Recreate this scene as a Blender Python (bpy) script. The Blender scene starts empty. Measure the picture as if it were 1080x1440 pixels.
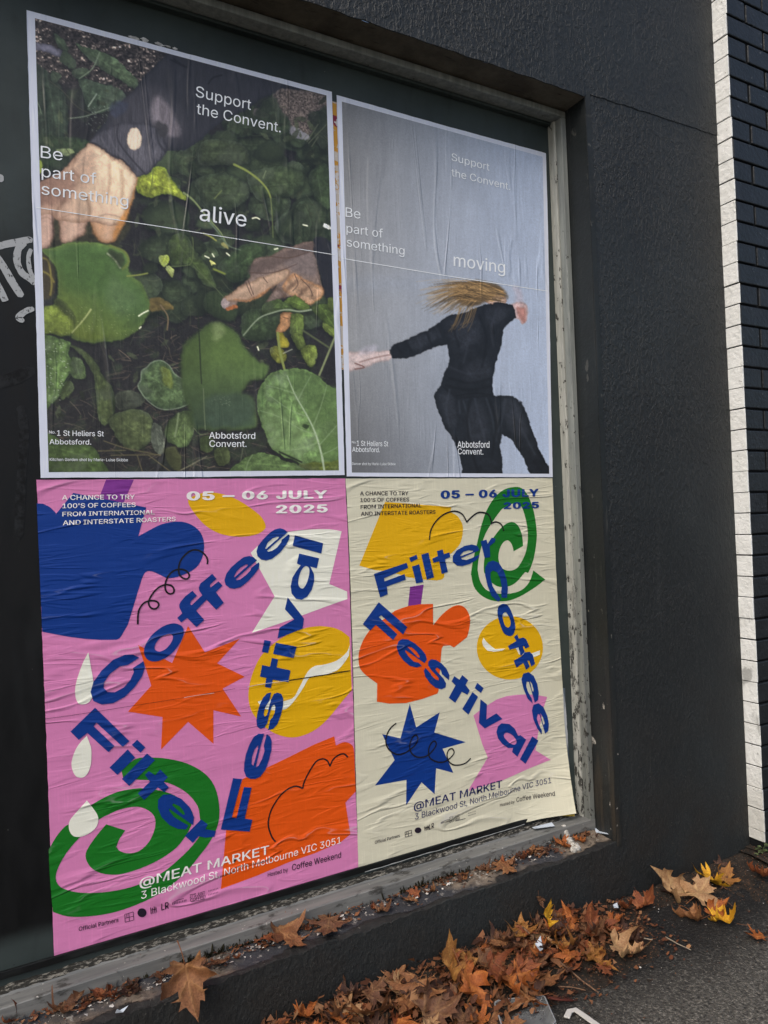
import bpy, bmesh, math, random
import numpy as np
from mathutils import Vector, Matrix, noise as mnoise
from mathutils.geometry import tessellate_polygon, delaunay_2d_cdt

# ------------------------------------------------------------------ camera, world, sun, exposure
SC = bpy.context.scene
COL = SC.collection
F_PX, CX, CY = 1010.0, 540.0, 720.0                      # the photograph's lens, in pixels of its 1080 x 1440 frame
YAW, PITCH, ROLL = 0.5000, 0.0183, -0.0372
CAM = np.array([-0.107, -1.986, 1.328])                  # eye, metres: x along the wall, y into the wall, z up
FWD = np.array([math.sin(YAW)*math.cos(PITCH), math.cos(YAW)*math.cos(PITCH), math.sin(PITCH)])
_r = np.array([math.cos(YAW), -math.sin(YAW), 0.0]); _u = np.cross(_r, FWD)
RIGHT = _r*math.cos(ROLL) + _u*math.sin(ROLL)
UP = -_r*math.sin(ROLL) + _u*math.cos(ROLL)
cam_d = bpy.data.cameras.new('camera'); cam = bpy.data.objects.new('camera', cam_d); COL.objects.link(cam)
cam_d.sensor_fit = 'VERTICAL'; cam_d.sensor_height = 36.0; cam_d.sensor_width = 27.0
cam_d.lens = F_PX/1440.0*36.0
cam_d.clip_start = 0.05; cam_d.clip_end = 3000
M = Matrix.Identity(4)
for i in range(3):
    M[i][0] = RIGHT[i]; M[i][1] = UP[i]; M[i][2] = -FWD[i]; M[i][3] = CAM[i]
cam.matrix_world = M
SC.camera = cam

SUN_EL, SUN_AZ = math.radians(48), math.radians(238)     # azimuth clockwise from +y (the wall's inward normal)
world = bpy.data.worlds.new('World'); SC.world = world; world.use_nodes = True
wn = world.node_tree; wn.nodes.clear()
w_out = wn.nodes.new('ShaderNodeOutputWorld'); w_bg = wn.nodes.new('ShaderNodeBackground'); w_sky = wn.nodes.new('ShaderNodeTexSky')
w_sky.sky_type = 'NISHITA'; w_sky.sun_disc = False
w_sky.sun_elevation = SUN_EL; w_sky.sun_rotation = SUN_AZ
w_sky.air_density = 1.0; w_sky.dust_density = 4.0; w_sky.ozone_density = 1.0
w_bg.inputs['Strength'].default_value = 0.13
wn.links.new(w_sky.outputs[0], w_bg.inputs[0]); wn.links.new(w_bg.outputs[0], w_out.inputs[0])
sun_d = bpy.data.lights.new('sun', 'SUN'); sun = bpy.data.objects.new('sun', sun_d); COL.objects.link(sun)
sun_d.energy = 1.0; sun_d.angle = math.radians(40); sun_d.color = (1.0, 0.97, 0.93)
sdir = Vector((math.sin(SUN_AZ)*math.cos(SUN_EL), math.cos(SUN_AZ)*math.cos(SUN_EL), math.sin(SUN_EL)))
sun.rotation_euler = sdir.to_track_quat('Z', 'Y').to_euler()
SC.view_settings.view_transform = 'Standard'; SC.view_settings.look = 'None'
SC.view_settings.exposure = 0.30; SC.view_settings.gamma = 1.0; SC.view_settings.use_curve_mapping = False
SC.render.engine = 'CYCLES'
SC.cycles.max_bounces = 6; SC.cycles.use_denoising = True; SC.cycles.denoising_prefilter = 'ACCURATE'; SC.cycles.denoising_input_passes = 'RGB_ALBEDO_NORMAL'
RNG = random.Random(11)

# ------------------------------------------------------------------ helpers
def at(px, py, axis=1, val=0.0):
    """The point of the plane (axis = val) that the photograph shows at pixel px, py."""
    d = FWD + RIGHT*((px-CX)/F_PX) - UP*((py-CY)/F_PX)
    return CAM + d*((val-CAM[axis])/d[axis])

def to_px(P):
    d = P - CAM; z = d@FWD
    return CX + F_PX*(d@RIGHT)/z, CY - F_PX*(d@UP)/z

def lin(c):
    c = np.asarray(c, float)/255.0
    return np.where(c <= 0.04045, c/12.92, ((c+0.055)/1.055)**2.4)

def srgb(r, g, b, k=1.0):
    v = lin((r, g, b))*k
    return (float(v[0]), float(v[1]), float(v[2]), 1.0)

def tag(o, label=None, cat=None, group=None, kind=None):
    if label: o['label'] = label
    if cat: o['category'] = cat
    if group: o['group'] = group
    if kind: o['kind'] = kind
    return o

def link(name, me, mat=None, parent=None, loc=None):
    o = bpy.data.objects.new(name, me); COL.objects.link(o)
    if mat is not None and me is not None: me.materials.append(mat)
    if parent is not None: o.parent = parent
    if loc is not None: o.location = loc
    return o

def mesh_from(verts, faces, smooth=False):
    me = bpy.data.meshes.new('m'); me.from_pydata([tuple(map(float, v)) for v in verts], [], [tuple(f) for f in faces]); me.update()
    if smooth: me.polygons.foreach_set('use_smooth', [True]*len(me.polygons))
    return me

class MB:
    """Collects shapes and links them as one mesh object."""
    def __init__(s): s.v = []; s.f = []
    def add(s, v, f):
        n = len(s.v); s.v += [tuple(map(float, p)) for p in v]; s.f += [tuple(i+n for i in q) for q in f]
    def box(s, x0, x1, y0, y1, z0, z1):
        s.add([(x0,y0,z0),(x1,y0,z0),(x1,y1,z0),(x0,y1,z0),(x0,y0,z1),(x1,y0,z1),(x1,y1,z1),(x0,y1,z1)],
              [(0,3,2,1),(4,5,6,7),(0,1,5,4),(1,2,6,5),(2,3,7,6),(3,0,4,7)])
    def tube(s, pts, r, n=6, cap=True):
        pts = [Vector(p) for p in pts]; rr = r if isinstance(r, (list, tuple)) else [r]*len(pts)
        base = len(s.v); up = Vector((0.31, 0.17, 0.93))
        for i, p in enumerate(pts):
            t = (pts[min(i+1, len(pts)-1)] - pts[max(i-1, 0)]).normalized()
            a = t.cross(up); a = a.normalized() if a.length > 1e-5 else Vector((1,0,0)); b = t.cross(a)
            for k in range(n):
                q = p + (a*math.cos(2*math.pi*k/n) + b*math.sin(2*math.pi*k/n))*rr[i]; s.v.append(tuple(q))
        for i in range(len(pts)-1):
            for k in range(n):
                k2 = (k+1) % n
                s.f.append((base+i*n+k, base+i*n+k2, base+(i+1)*n+k2, base+(i+1)*n+k))
        if cap:
            s.f.append(tuple(base+k for k in range(n))[::-1]); s.f.append(tuple(base+(len(pts)-1)*n+k for k in range(n)))
    def build(s, name, mat, parent=None, smooth=False, bevel=0, loc=None):
        me = mesh_from(s.v, s.f, smooth)
        o = link(name, me, mat, parent, loc)
        if bevel:
            m = o.modifiers.new('bevel', 'BEVEL'); m.width = bevel; m.segments = 2; m.limit_method = 'ANGLE'
        return o

# ------------------------------------------------------------------ node helpers
class NT:
    def __init__(s, name):
        s.m = bpy.data.materials.new(name); s.m.use_nodes = True; s.t = s.m.node_tree; s.t.nodes.clear()
        s.out = s.n('ShaderNodeOutputMaterial'); s.b = s.n('ShaderNodeBsdfPrincipled'); s.l(s.b.outputs[0], s.out.inputs[0])
        s.co = s.n('ShaderNodeTexCoord').outputs['Object']
    def n(s, k, **p):
        x = s.t.nodes.new(k)
        for a, b in p.items(): setattr(x, a, b)
        return x
    def l(s, a, b): s.t.links.new(a, b)
    def put(s, sock, v):
        if hasattr(v, 'links') or isinstance(v, bpy.types.NodeSocket): s.l(v, sock)
        else: sock.default_value = v
    def map(s, scale=(1,1,1), rot=(0,0,0), loc=(0,0,0), co=None):
        x = s.n('ShaderNodeMapping'); x.inputs['Scale'].default_value = scale; x.inputs['Rotation'].default_value = rot
        x.inputs['Location'].default_value = loc; s.l(co or s.co, x.inputs[0]); return x.outputs[0]
    def noise(s, co, scale, detail=4, rough=0.55, dist=0.0, kind='FBM'):
        x = s.n('ShaderNodeTexNoise'); x.noise_type = kind
        x.inputs['Scale'].default_value = scale; x.inputs['Detail'].default_value = detail
        x.inputs['Roughness'].default_value = rough; x.inputs['Distortion'].default_value = dist
        s.l(co, x.inputs['Vector']); return x.outputs[0]
    def voronoi(s, co, scale, feature='F1'):
        x = s.n('ShaderNodeTexVoronoi'); x.feature = feature; x.inputs['Scale'].default_value = scale; s.l(co, x.inputs['Vector']); return x
    def ramp(s, f, pts):
        x = s.n('ShaderNodeValToRGB'); e = x.color_ramp.elements
        while len(e) < len(pts): e.new(0.5)
        for q, (p, c) in zip(e, pts): q.position = p; q.color = c if len(c) == 4 else (*c, 1)
        s.l(f, x.inputs[0]); return x.outputs[0]
    def ss(s, f, a, b, lo=0.0, hi=1.0):
        x = s.n('ShaderNodeMapRange'); x.interpolation_type = 'SMOOTHSTEP'
        for k, v in zip(('From Min','From Max','To Min','To Max'), (a, b, lo, hi)): x.inputs[k].default_value = v
        s.l(f, x.inputs[0]); return x.outputs[0]
    def math(s, op, a, b=0.0, c=0.0):
        x = s.n('ShaderNodeMath'); x.operation = op
        s.put(x.inputs[0], a); s.put(x.inputs[1], b); s.put(x.inputs[2], c); return x.outputs[0]
    def mix(s, f, a, b, blend='MIX'):
        x = s.n('ShaderNodeMix'); x.data_type = 'RGBA'; x.blend_type = blend
        s.put(x.inputs[0], f); s.put(x.inputs[6], a); s.put(x.inputs[7], b); return x.outputs[2]
    def bump(s, h, dist=1.0, strength=1.0, normal=None):
        x = s.n('ShaderNodeBump'); x.inputs['Distance'].default_value = dist; x.inputs['Strength'].default_value = strength
        s.l(h, x.inputs['Height'])
        if normal: s.l(normal, x.inputs['Normal'])
        return x.outputs[0]
    def done(s, color=None, rough=None, normal=None, spec=0.3):
        if color is not None: s.put(s.b.inputs['Base Color'], color)
        if rough is not None: s.put(s.b.inputs['Roughness'], rough)
        if normal is not None: s.l(normal, s.b.inputs['Normal'])
        s.b.inputs['Specular IOR Level'].default_value = spec
        return s.m
    def sep(s, co):
        x = s.n('ShaderNodeSeparateXYZ'); s.l(co, x.inputs[0]); return x.outputs
# ------------------------------------------------------------------ the wall, the window, the ground
WY = -0.16                                               # face of the rendered wall; the board lies at y = 0
XR, XL = 1.755, -1.25                                    # jambs of the opening
ZS, ZT = 0.196, 2.806                                    # sill edge and soffit
XW = 2.466                                               # right end of the rendered wall

def mat_render(smooth=False):
    t = NT('smooth charcoal paint' if smooth else 'charcoal painted render')
    sx = t.sep(t.co)
    big = t.noise(t.co, 1.3, 5); mid = t.noise(t.co, 9, 4)
    c = t.mix(t.ss(big, .35, .68), srgb(26,30,31), srgb(36,41,42))
    c = t.mix(t.ss(mid, .45, .8, 0, .5), c, srgb(31,33,34))
    drip = t.ss(t.noise(t.map((26,26,.9), loc=(5,0,2)), 1.2, 4), .60, .72)
    c = t.mix(t.math('MULTIPLY', drip, t.ss(t.noise(t.co, 1.1, 2), .45, .6, 0, .4)), c, srgb(66,66,63))
    runs = t.noise(t.map((9,9,.8), loc=(2,0,1)), 1.4, 5, .6)
    c = t.mix(t.ss(runs, .56, .72, 0, .30), c, srgb(58,60,60)); c = t.mix(t.ss(runs, .42, .28, 0, .35), c, srgb(26,27,28))
    scuff = t.math('MULTIPLY', t.ss(t.noise(t.map((5,5,11), rot=(0,.3,0)), 3.2, 5, .7), .64, .70), .30)
    c = t.mix(scuff, c, srgb(74,74,70))
    low = t.ss(sx[2], 1.0, .0, 0, .85)                    # grime splashed up from the pavement
    c = t.mix(t.math('MULTIPLY', low, t.ss(t.noise(t.co, 5, 5), .3, .7)), c, srgb(35,32,28))
    sp = t.noise(t.map((1,1,1)), 130, 2)
    c = t.mix(t.math('MULTIPLY', t.ss(sp, .73, .78), t.ss(sx[2], 1.2, .1, .05, .75)), c, srgb(120,116,106))
    if smooth:
        scr = t.noise(t.map((60,60,4)), 1.5, 5)
        c = t.mix(t.ss(scr, .62, .75, 0, .45), c, srgb(84,84,80))
        chips = t.math('MULTIPLY', t.ss(t.noise(t.map((38,38,18)), 1, 4), .66, .7), t.ss(sx[2], 1.3, .2, .12, 1))
        c = t.mix(chips, c, srgb(178,174,164))
        rust = t.math('MULTIPLY', t.ss(t.noise(t.map((30,30,3), loc=(3,1,7)), 1, 4), .5, .7), t.ss(sx[2], .9, .2))
        c = t.mix(t.math('MULTIPLY', rust, .6), c, srgb(66,58,48))
        h = t.math('MULTIPLY', t.noise(t.co, 70, 4), .0016)
        return t.done(c, t.ss(mid, .2, .8, .42, .62), t.bump(h), .35)
    grain = t.noise(t.co, 210, 3, .7)
    c = t.mix(t.ss(grain, .52, .70, 0, .40), c, srgb(70,69,66)); c = t.mix(t.ss(grain, .46, .34, 0, .5), c, srgb(20,20,20))
    # lumpy trowelled render, rolled over with paint
    w = t.noise(t.map((1,1,.62)), 78, 3, .6, .35)
    w2 = t.noise(t.map((1,1,.7), loc=(4,2,1)), 190, 3, .6, .3)
    soft = t.ss(t.noise(t.co, 2.2, 4), .3, .62, .45, 1)
    soft = t.math('MULTIPLY', soft, t.ss(sx[2], .1, 2.1, .40, 1))
    lump = t.ss(w, .40, .64)
    h = t.math('MULTIPLY', t.math('ADD', t.math('MULTIPLY', lump, .0029), t.math('MULTIPLY', w2, .0026)), soft)
    h = t.math('ADD', h, t.math('MULTIPLY', big, .012))
    return t.done(c, t.ss(sx[2], .2, 1.8, .75, .5), t.bump(h), .42)

M_RENDER, M_SMOOTH = mat_render(), mat_render(True)

def grid_patch(P00, P10, P11, P01, n, m, disp=None):
    v = []; f = []
    P00, P10, P11, P01 = map(np.array, (P00, P10, P11, P01))
    for j in range(m+1):
        for i in range(n+1):
            a, b = i/n, j/m
            p = P00*(1-a)*(1-b) + P10*a*(1-b) + P11*a*b + P01*(1-a)*b
            if disp is not None: p = p + disp(p)
            v.append(p)
    for j in range(m):
        for i in range(n):
            k = j*(n+1)+i; f.append((k, k+1, k+n+2, k+n+1))
    return v, f

wall = MB()
def jag(p, s, a): return mnoise.noise(Vector((p[0]*s, p[1]*s+3.1, p[2]*s)))*a
ZTOP = 4.4
# face left of, above, below and right of the opening; the part above stands 4 mm proud with a ragged lower edge
wall.box(-3.2, XL, WY, .12, 0, ZTOP-.002)
LT = ZT + .012
n = 150
vv = []; ff = []
for i in range(n+1):
    x = XL + (XW-XL)*i/n
    z = LT + .012*max(0, (x-1.7)/.7) + jag((x, 0, 0), 9, .006) + jag((x, 5, 0), 31, .006)
    if x < XR+.004: z = ZT + jag((x, 2, 0), 14, .004) + jag((x, 7, 0), 45, .003)
    vv += [(x, WY-.0022, z), (x, WY-.0022, ZTOP), (x, WY+.002, z), (x, .12, ZTOP), (x, WY+.002, z+.001)]
for i in range(n):
    a, b = 5*i, 5*i+5
    ff += [(a, b, b+1, a+1), (a, a+2, b+2, b), (a+1, b+1, b+3, a+3)]
wall.add(vv, ff)
wall.add([(XR,WY,0),(XW,WY,0),(XW,WY,LT+.03),(XR,WY,LT+.03)], [(0,1,2,3)])
def zs(x): return .193 + .0075*max(min(x, 1.8), -.5)
def lip(x): return zs(x)-.002 + jag((x, 0, 0), 7, .009)+jag((x, 4, 0), 26, .007)+jag((x, 8, 0), 70, .003)
vv = []; ff = []; n = 300
for i in range(n+1):
    x = XL + (XR-XL)*i/n; vv += [(x, WY, 0), (x, WY, lip(x)), (x, WY+.006, lip(x)+.001)]
for i in range(n): k = 3*i; ff += [(k, k+3, k+4, k+1), (k+1, k+4, k+5, k+2)]
wall.add(vv, ff)
wall.add([(XW,WY,0),(XW,.12,0),(XW,.12,ZTOP),(XW,WY,ZTOP)], [(0,1,2,3)])
wall_o = wall.build('rendered_wall', M_RENDER)
tag(wall_o, 'charcoal painted wall with rough render, pierced by the boarded window', 'wall')

# smooth-painted jamb (reveal) with a narrow smooth margin on the face
rv = MB()
for k in range(60):
    z0, z1 = ZS-.004 + (ZT-ZS+.022)*k/60, ZS-.004 + (ZT-ZS+.022)*(k+1)/60
    o0, o1 = [jag((0, 3, z), 11, .004)+jag((0, 8, z), 37, .002) for z in (z0, z1)]
    rv.add([(XR, -.064, z0), (XR+.002+o0*.4, WY-.001, z0), (XR+.002+o1*.4, WY-.001, z1), (XR, -.064, z1),
            (XR+.022+o0, WY-.004, z0), (XR+.022+o1, WY-.004, z1), (XR+.027+o0, WY+.002, z0), (XR+.027+o1, WY+.002, z1)],
           [(0,3,2,1), (1,2,5,4), (4,5,7,6)])
rv.add([(XR+.0008,.13,0),(XR+.0008,-.066,0),(XR+.0008,-.066,LT+.05),(XR+.0008,.13,LT+.05)], [(0,1,2,3)])
rv.build('window_reveal', M_SMOOTH, wall_o, smooth=False)
rl = MB(); rl.add([(XL,-.064,ZS-.004),(XL,WY-.001,ZS-.004),(XL,WY-.001,ZT),(XL,-.064,ZT)], [(0,1,2,3)])
rl.build('window_reveal', M_SMOOTH, wall_o)

# soffit: the bare underside of the lintel
t = NT('stained bare concrete')
c = t.mix(t.ss(t.noise(t.co, 6, 6, .65), .3, .7), srgb(104,98,84), srgb(70,64,55))
c = t.mix(t.ss(t.noise(t.map((1,4,1)), 11, 5), .6, .72), c, srgb(48,44,40))
M_SOFFIT = t.done(c, .85, t.bump(t.math('MULTIPLY', t.noise(t.co, 45, 6), .006)), .2)
sf = MB(); v, f = grid_patch((XL, WY+.0, ZT), (XR+.006, WY+.0, ZT), (XR+.006, .13, ZT-.004), (XL, .13, ZT-.004), 90, 6,
                            lambda p: np.array([0, 0, jag(p, 22, .003)+jag(p, 60, .0015)]))
sf.add(v, f); sf.build('lintel_soffit', M_SOFFIT, wall_o)

# sill: worn concrete shelf, black paint on its front lip, brown bare concrete behind
t = NT('worn sill')
sx = t.sep(t.co)
edge = t.math('ADD', sx[1], t.math('MULTIPLY', t.noise(t.co, 9, 5), .09))
bare = t.ss(edge, -.098, -.088)
nn = t.noise(t.co, 26, 5, .65)
conc = t.mix(t.ss(nn, .3, .7), srgb(96,86,75), srgb(132,119,104))
conc = t.mix(t.ss(t.noise(t.co, 70, 4), .58, .68), conc, srgb(42,38,34))
patch = t.ss(t.noise(t.map((3,3,3), loc=(1.3,0,0)), 1.3, 5), .45, .58)
top = t.mix(patch, srgb(56,57,61), conc)
blk = t.mix(t.ss(t.noise(t.co, 40, 4), .3, .7), srgb(33,32,31), srgb(46,45,44))
blk = t.mix(t.ss(t.noise(t.co, 120, 2), .72, .76, 0, .8), blk, srgb(130,126,118))
c = t.mix(bare, blk, top)
white = t.math('MULTIPLY', t.ss(t.noise(t.map((1,1,1), loc=(2,0,4)), 55, 5, .7), .58, .63), t.math('MULTIPLY', bare, t.ss(sx[1], -.15, -.09)))
c = t.mix(t.math('MULTIPLY', white, .8), c, srgb(186,180,170))
h = t.math('ADD', t.math('MULTIPLY', nn, .008), t.math('MULTIPLY', bare, -.004))
M_SILL = t.done(c, .75, t.bump(h), .3)
sl = MB(); n = 300; vv = []; ff = []
prof = [(-.02, .016), (-.064, .012), (-.085, .008), (-.10, .006), (-.12, .003), (-.135, .002), (-.147, .001), (WY+.0045, 0)]
for i in range(n+1):
    x = XL + (XR-.003-XL)*i/n
    for y, dz in prof:
        e = jag((x, 0, y*3), 7, .010)+jag((x, 4, y*5), 24, .006)
        vv.append((x, y, (lip(x)+.0005) if dz == 0 else zs(x)+dz + (e*.6 if y < -.07 else 0)))
k = len(prof)
for i in range(n):
    for j in range(k-1): ff.append((i*k+j, i*k+j+1, (i+1)*k+j+1, (i+1)*k+j))
sl.add(vv, ff); sl.build('window_sill', M_SILL, wall_o, smooth=True)

# ------------------------------------------------------------------ the boarded window
t = NT('weathered painted timber')
sx = t.sep(t.co)
n1 = t.noise(t.map((30,30,2.2)), 2.2, 5, .6)
c = t.mix(t.ss(n1, .3, .7), srgb(118,122,119), srgb(146,150,144))
c = t.mix(t.ss(t.noise(t.map((14,14,5), loc=(1,0,2)), 1.5, 5), .55, .75, 0, .7), c, srgb(112,118,114))
c = t.mix(t.ss(sx[2], 1.5, .3, 0, .45), c, srgb(74,74,68))
pit = t.noise(t.map((1,1,.55)), 62, 3, .6)
dens = t.ss(sx[2], 2.7, .4, .70, .60)
hole = t.math('GREATER_THAN', pit, dens)
c = t.mix(t.math('MULTIPLY', hole, .9), c, srgb(38,36,32))
M_STILE = t.done(c, .6, t.bump(t.math('MULTIPLY', t.math('SUBTRACT', n1, hole), .0012)), .35)

t = NT('flaking cream timber bead')
n1 = t.noise(t.map((30,30,3)), 2.5, 5, .6)
sx = t.sep(t.co)
c = t.mix(t.ss(n1, .3, .7), srgb(156,157,149), srgb(186,187,178))
hole = t.ss(t.noise(t.map((1,1,.5)), 44, 4, .65), .60, .63)
low = t.ss(sx[2], 1.5, .5)
hole2 = t.math('MULTIPLY', low, t.ss(t.noise(t.map((1,1,.4), loc=(0,2,5)), 48, 5, .7), .53, .56))
hole = t.math('MAXIMUM', hole, hole2)
c = t.mix(t.math('MULTIPLY', hole, .92), c, srgb(44,42,38))
M_BEAD = t.done(c, .6, t.bump(t.math('MULTIPLY', hole, -.002)), .3)

t = NT('grey painted rail')
n1 = t.noise(t.map((2.5,30,30)), 2.2, 5, .6)
c = t.mix(t.ss(n1, .3, .7), srgb(104,105,103), srgb(128,128,124))
c = t.mix(t.ss(t.noise(t.map((9,20,20), loc=(4,0,2)), 1.3, 6, .7), .56, .66, 0, .85), c, srgb(56,54,50))
c = t.mix(t.ss(t.noise(t.co, 90, 2), .71, .75), c, srgb(190,186,176))
M_RAIL = t.done(c, .5, t.bump(t.math('MULTIPLY', n1, .0012)), .4)

t = NT('dark green black board')
sx = t.sep(t.co)
n1 = t.noise(t.co, 2.6, 6, .6); n2 = t.noise(t.map((16,16,5)), 1.2, 5)
c = t.mix(t.ss(n1, .3, .7), srgb(46,54,53), srgb(62,71,69))
c = t.mix(t.ss(n2, .55, .75, 0, .5), c, srgb(40,46,46))
blk = t.math('MULTIPLY', t.ss(sx[0], .30, .10), t.math('MULTIPLY', t.ss(t.math('ADD', sx[2], t.math('MULTIPLY', n1, .5)), 2.55, 2.1), t.ss(t.math('ADD', sx[2], t.math('MULTIPLY', n1, .12)), .40, .45)))
smear = t.ss(t.noise(t.map((9,9,2.2), rot=(0,.5,0)), 1.2, 3), .55, .7, 0, .35)
c = t.mix(blk, c, t.mix(smear, srgb(6,7,8), srgb(30,32,33)))
chip = t.math('GREATER_THAN', t.noise(t.map((1,1,.8)), 85, 2), .735)
c = t.mix(t.math('MULTIPLY', chip, t.ss(t.noise(t.co, 7, 2), .55, .6)), c, srgb(20,21,22))
fleck = t.math('GREATER_THAN', t.noise(t.map((1,1,1), loc=(5,0,1)), 95, 2), .765)
c = t.mix(t.math('MULTIPLY', fleck, .6), c, srgb(180,180,174))
M_BOARD = t.done(c, t.ss(n2, .3, .7, .42, .6), t.bump(t.math('MULTIPLY', t.math('ADD', n1, chip), .0016)), .35)

win = link('boarded_window', None, loc=(.25, 0, ZS))
tag(win, 'boarded up window in a weathered grey timber frame, pasted with four posters', 'window')
off = (-.25, 0, -ZS)
bd = MB(); v, f = grid_patch((XL-.02, 0, .2), (1.745, 0, .2), (1.745, 0, 2.80), (XL-.02, 0, 2.80), 4, 4); bd.add(v, f)
bd.build('board', M_BOARD, win, loc=off)
# right stile: bead against the board, a step, then the outer face
XI = 1.729
st = MB(); st.box(XI+.002, XR-.001, -.064, -.033, .216, 2.7785)
so = st.build('right_stile', M_STILE, win, bevel=.0025, loc=off)
sb = MB(); sb.box(XI-.004, XR-.001, -.0325, .004, .236, 2.7785)
sb.build('glazing_bead', M_BEAD, so, bevel=.002)
tr = MB(); tr.box(XL, XR-.001, -.064, .004, 2.779, 2.8015)
tro = tr.build('top_rail', M_STILE, win, bevel=.0022, loc=off)
tb = MB(); tb.box(XL, XI-.006, -.020, .0035, 2.768, 2.7785); tb.build('glazing_bead', M_BOARD, tro, bevel=.002)
# bottom rail follows the slightly rising sill
br = MB()
def zr(x): return .2445 + .0078*x
n = 60; vv = []; ff = []
prf = [(.003, .010), (-.016, .006), (-.019, .0005), (-.062, -.0005), (-.0645, -.003), (-.0645, -.0385), (-.058, -.046)]
for i in range(n+1):
    x = XL + (XR-.002-XL)*i/n
    for y, dz in prf: vv.append((x, y+jag((x, 1, y), 4, .001), zr(x)+dz+jag((x, 2, y), 5, .0012)))
k = len(prf)
for i in range(n):
    for j in range(k-1): ff.append((i*k+j, i*k+j+1, (i+1)*k+j+1, (i+1)*k+j))
br.add(vv, ff)
bro = br.build('bottom_rail', M_RAIL, win, loc=off)
t = NT('crusty putty line')
nn = t.noise(t.map((1,3,3)), 60, 5, .7)
c = t.mix(t.ss(nn, .48, .62), srgb(50,49,45), srgb(140,136,126))
M_PUTTY = t.done(c, .9, t.bump(t.math('MULTIPLY', nn, .006)), .2)
pt = MB(); vv = []; ff = []; n = 260
for i in range(n+1):
    x = XL + (XI-.005-XL)*i/n
    e = jag((x, 3, 0), 30, .004)+jag((x, 9, 0), 80, .002)
    vv += [(x, -.0005, zr(x)+.016+e), (x, -.009, zr(x)+.013+e), (x, -.0165+e*.4, zr(x)+.006), (x, -.017, zr(x)+.002)]
for i in range(n):
    for j in range(3): ff.append((i*4+j, i*4+j+1, i*4+j+5, i*4+j+4))
pt.add(vv, ff); pt.build('putty_line', M_PUTTY, bro)
# dark batten under the posters, with a pale scraped top edge
bt = MB(); vv = []; ff = []
bt.box(XL, XI-.006, -.0085, -.0005, zr(.9)+.026, zr(.9)+.044); t = NT('black batten'); M_BLK = t.done(t.mix(t.ss(t.noise(t.map((4,20,20)), 3, 4), .45, .65), srgb(13,14,14), srgb(30,32,32)), .5, None, .3)
bto = bt.build('lower_batten', M_BLK, win, bevel=.0015, loc=off)
t = NT('pale scraped edge'); M_SCR = t.done(srgb(168,170,168), .6, None, .3)
mb = MB(); vv = []; ff = []; n = 90
for i in range(n+1):
    x = .86+.62*i/n; z = zr(.9)+.0275+jag((x, 1, 1), 20, .002); w = .0012+.0010*mnoise.noise(Vector((x*40, 3, 3))); vv += [(x, -.0092, z-w), (x, -.0092, z+w)]
for i in range(n): ff.append((2*i, 2*i+2, 2*i+3, 2*i+1))
mb.add(vv, ff); mb.build('scraped_edge', M_SCR, bto)

# graffiti drawn in white marker on the board, left of the posters
t = NT('white marker paint')
c = t.mix(t.ss(t.noise(t.map((1,1,.8)), 95, 3, .7), .56, .66), srgb(176,179,180), srgb(60,62,63))
M_MARK = t.done(c, .5, None, .3)
t = NT('faded grey marker paint')
M_FADE = t.done(t.mix(t.ss(t.noise(t.co, 40, 4, .7), .35, .65), srgb(38,40,42), srgb(17,18,19)), .6, None, .2)
def ribbon(mb, pts, w, y):
    P = [at(*p)[[0, 2]] for p in pts]; Q = []
    for i in range(len(P)-1):
        for s in range(6):
            a = s/6; p0 = P[max(i-1,0)]; p1 = P[i]; p2 = P[i+1]; p3 = P[min(i+2, len(P)-1)]
            Q.append(.5*((2*p1)+(-p0+p2)*a+(2*p0-5*p1+4*p2-p3)*a*a+(-p0+3*p1-3*p2+p3)*a**3))
    Q.append(P[-1]); v = []; f = []; n = len(Q)
    for i, q in enumerate(Q):
        d = Q[min(i+1, n-1)]-Q[max(i-1, 0)]; d = d/(np.linalg.norm(d)+1e-9); nrm = np.array([-d[1], d[0]])
        ww = w*.5*(1+.15*mnoise.noise(Vector((i*.6, w*50, 0))))
        e_ = min(i, n-1-i)*np.linalg.norm(Q[min(1, n-1)]-Q[0])/(w*.5); ww *= math.sqrt(max(.03, 1-(1-min(1, e_))**2))
        v += [(q[0]+nrm[0]*ww, y, q[1]+nrm[1]*ww), (q[0]-nrm[0]*ww, y, q[1]-nrm[1]*ww)]
    for i in range(n-1): f.append((2*i, 2*i+1, 2*i+3, 2*i+2))
    mb.add(v, f)
g = MB()
ribbon(g, [(-30,358),(0,346),(22,341),(46,336)], .017, -.0008)
ribbon(g, [(36,341),(26,350),(24,368),(31,384),(42,392),(50,400)], .016, -.0012)
ribbon(g, [(44,350),(40,362),(42,380),(48,392)], .010, -.0016)
ribbon(g, [(-12,352),(4,374),(18,398),(31,418)], .018, -.0010)
ribbon(g, [(-20,372),(-6,396),(5,418),(8,424)], .016, -.0014)
ribbon(g, [(48,434),(36,438),(26,447),(34,452)], .014, -.0018)
ribbon(g, [(-2,246),(2,250),(0,256)], .012, -.0012)
g.build('graffiti', M_MARK, win, loc=off)
g = MB()
ribbon(g, [(-10,540),(20,532),(48,518)], .032, -.0006)
ribbon(g, [(28,570),(34,610),(30,670),(26,760)], .022, -.0009)
g.build('faded_graffiti', M_FADE, win, loc=off)

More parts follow.
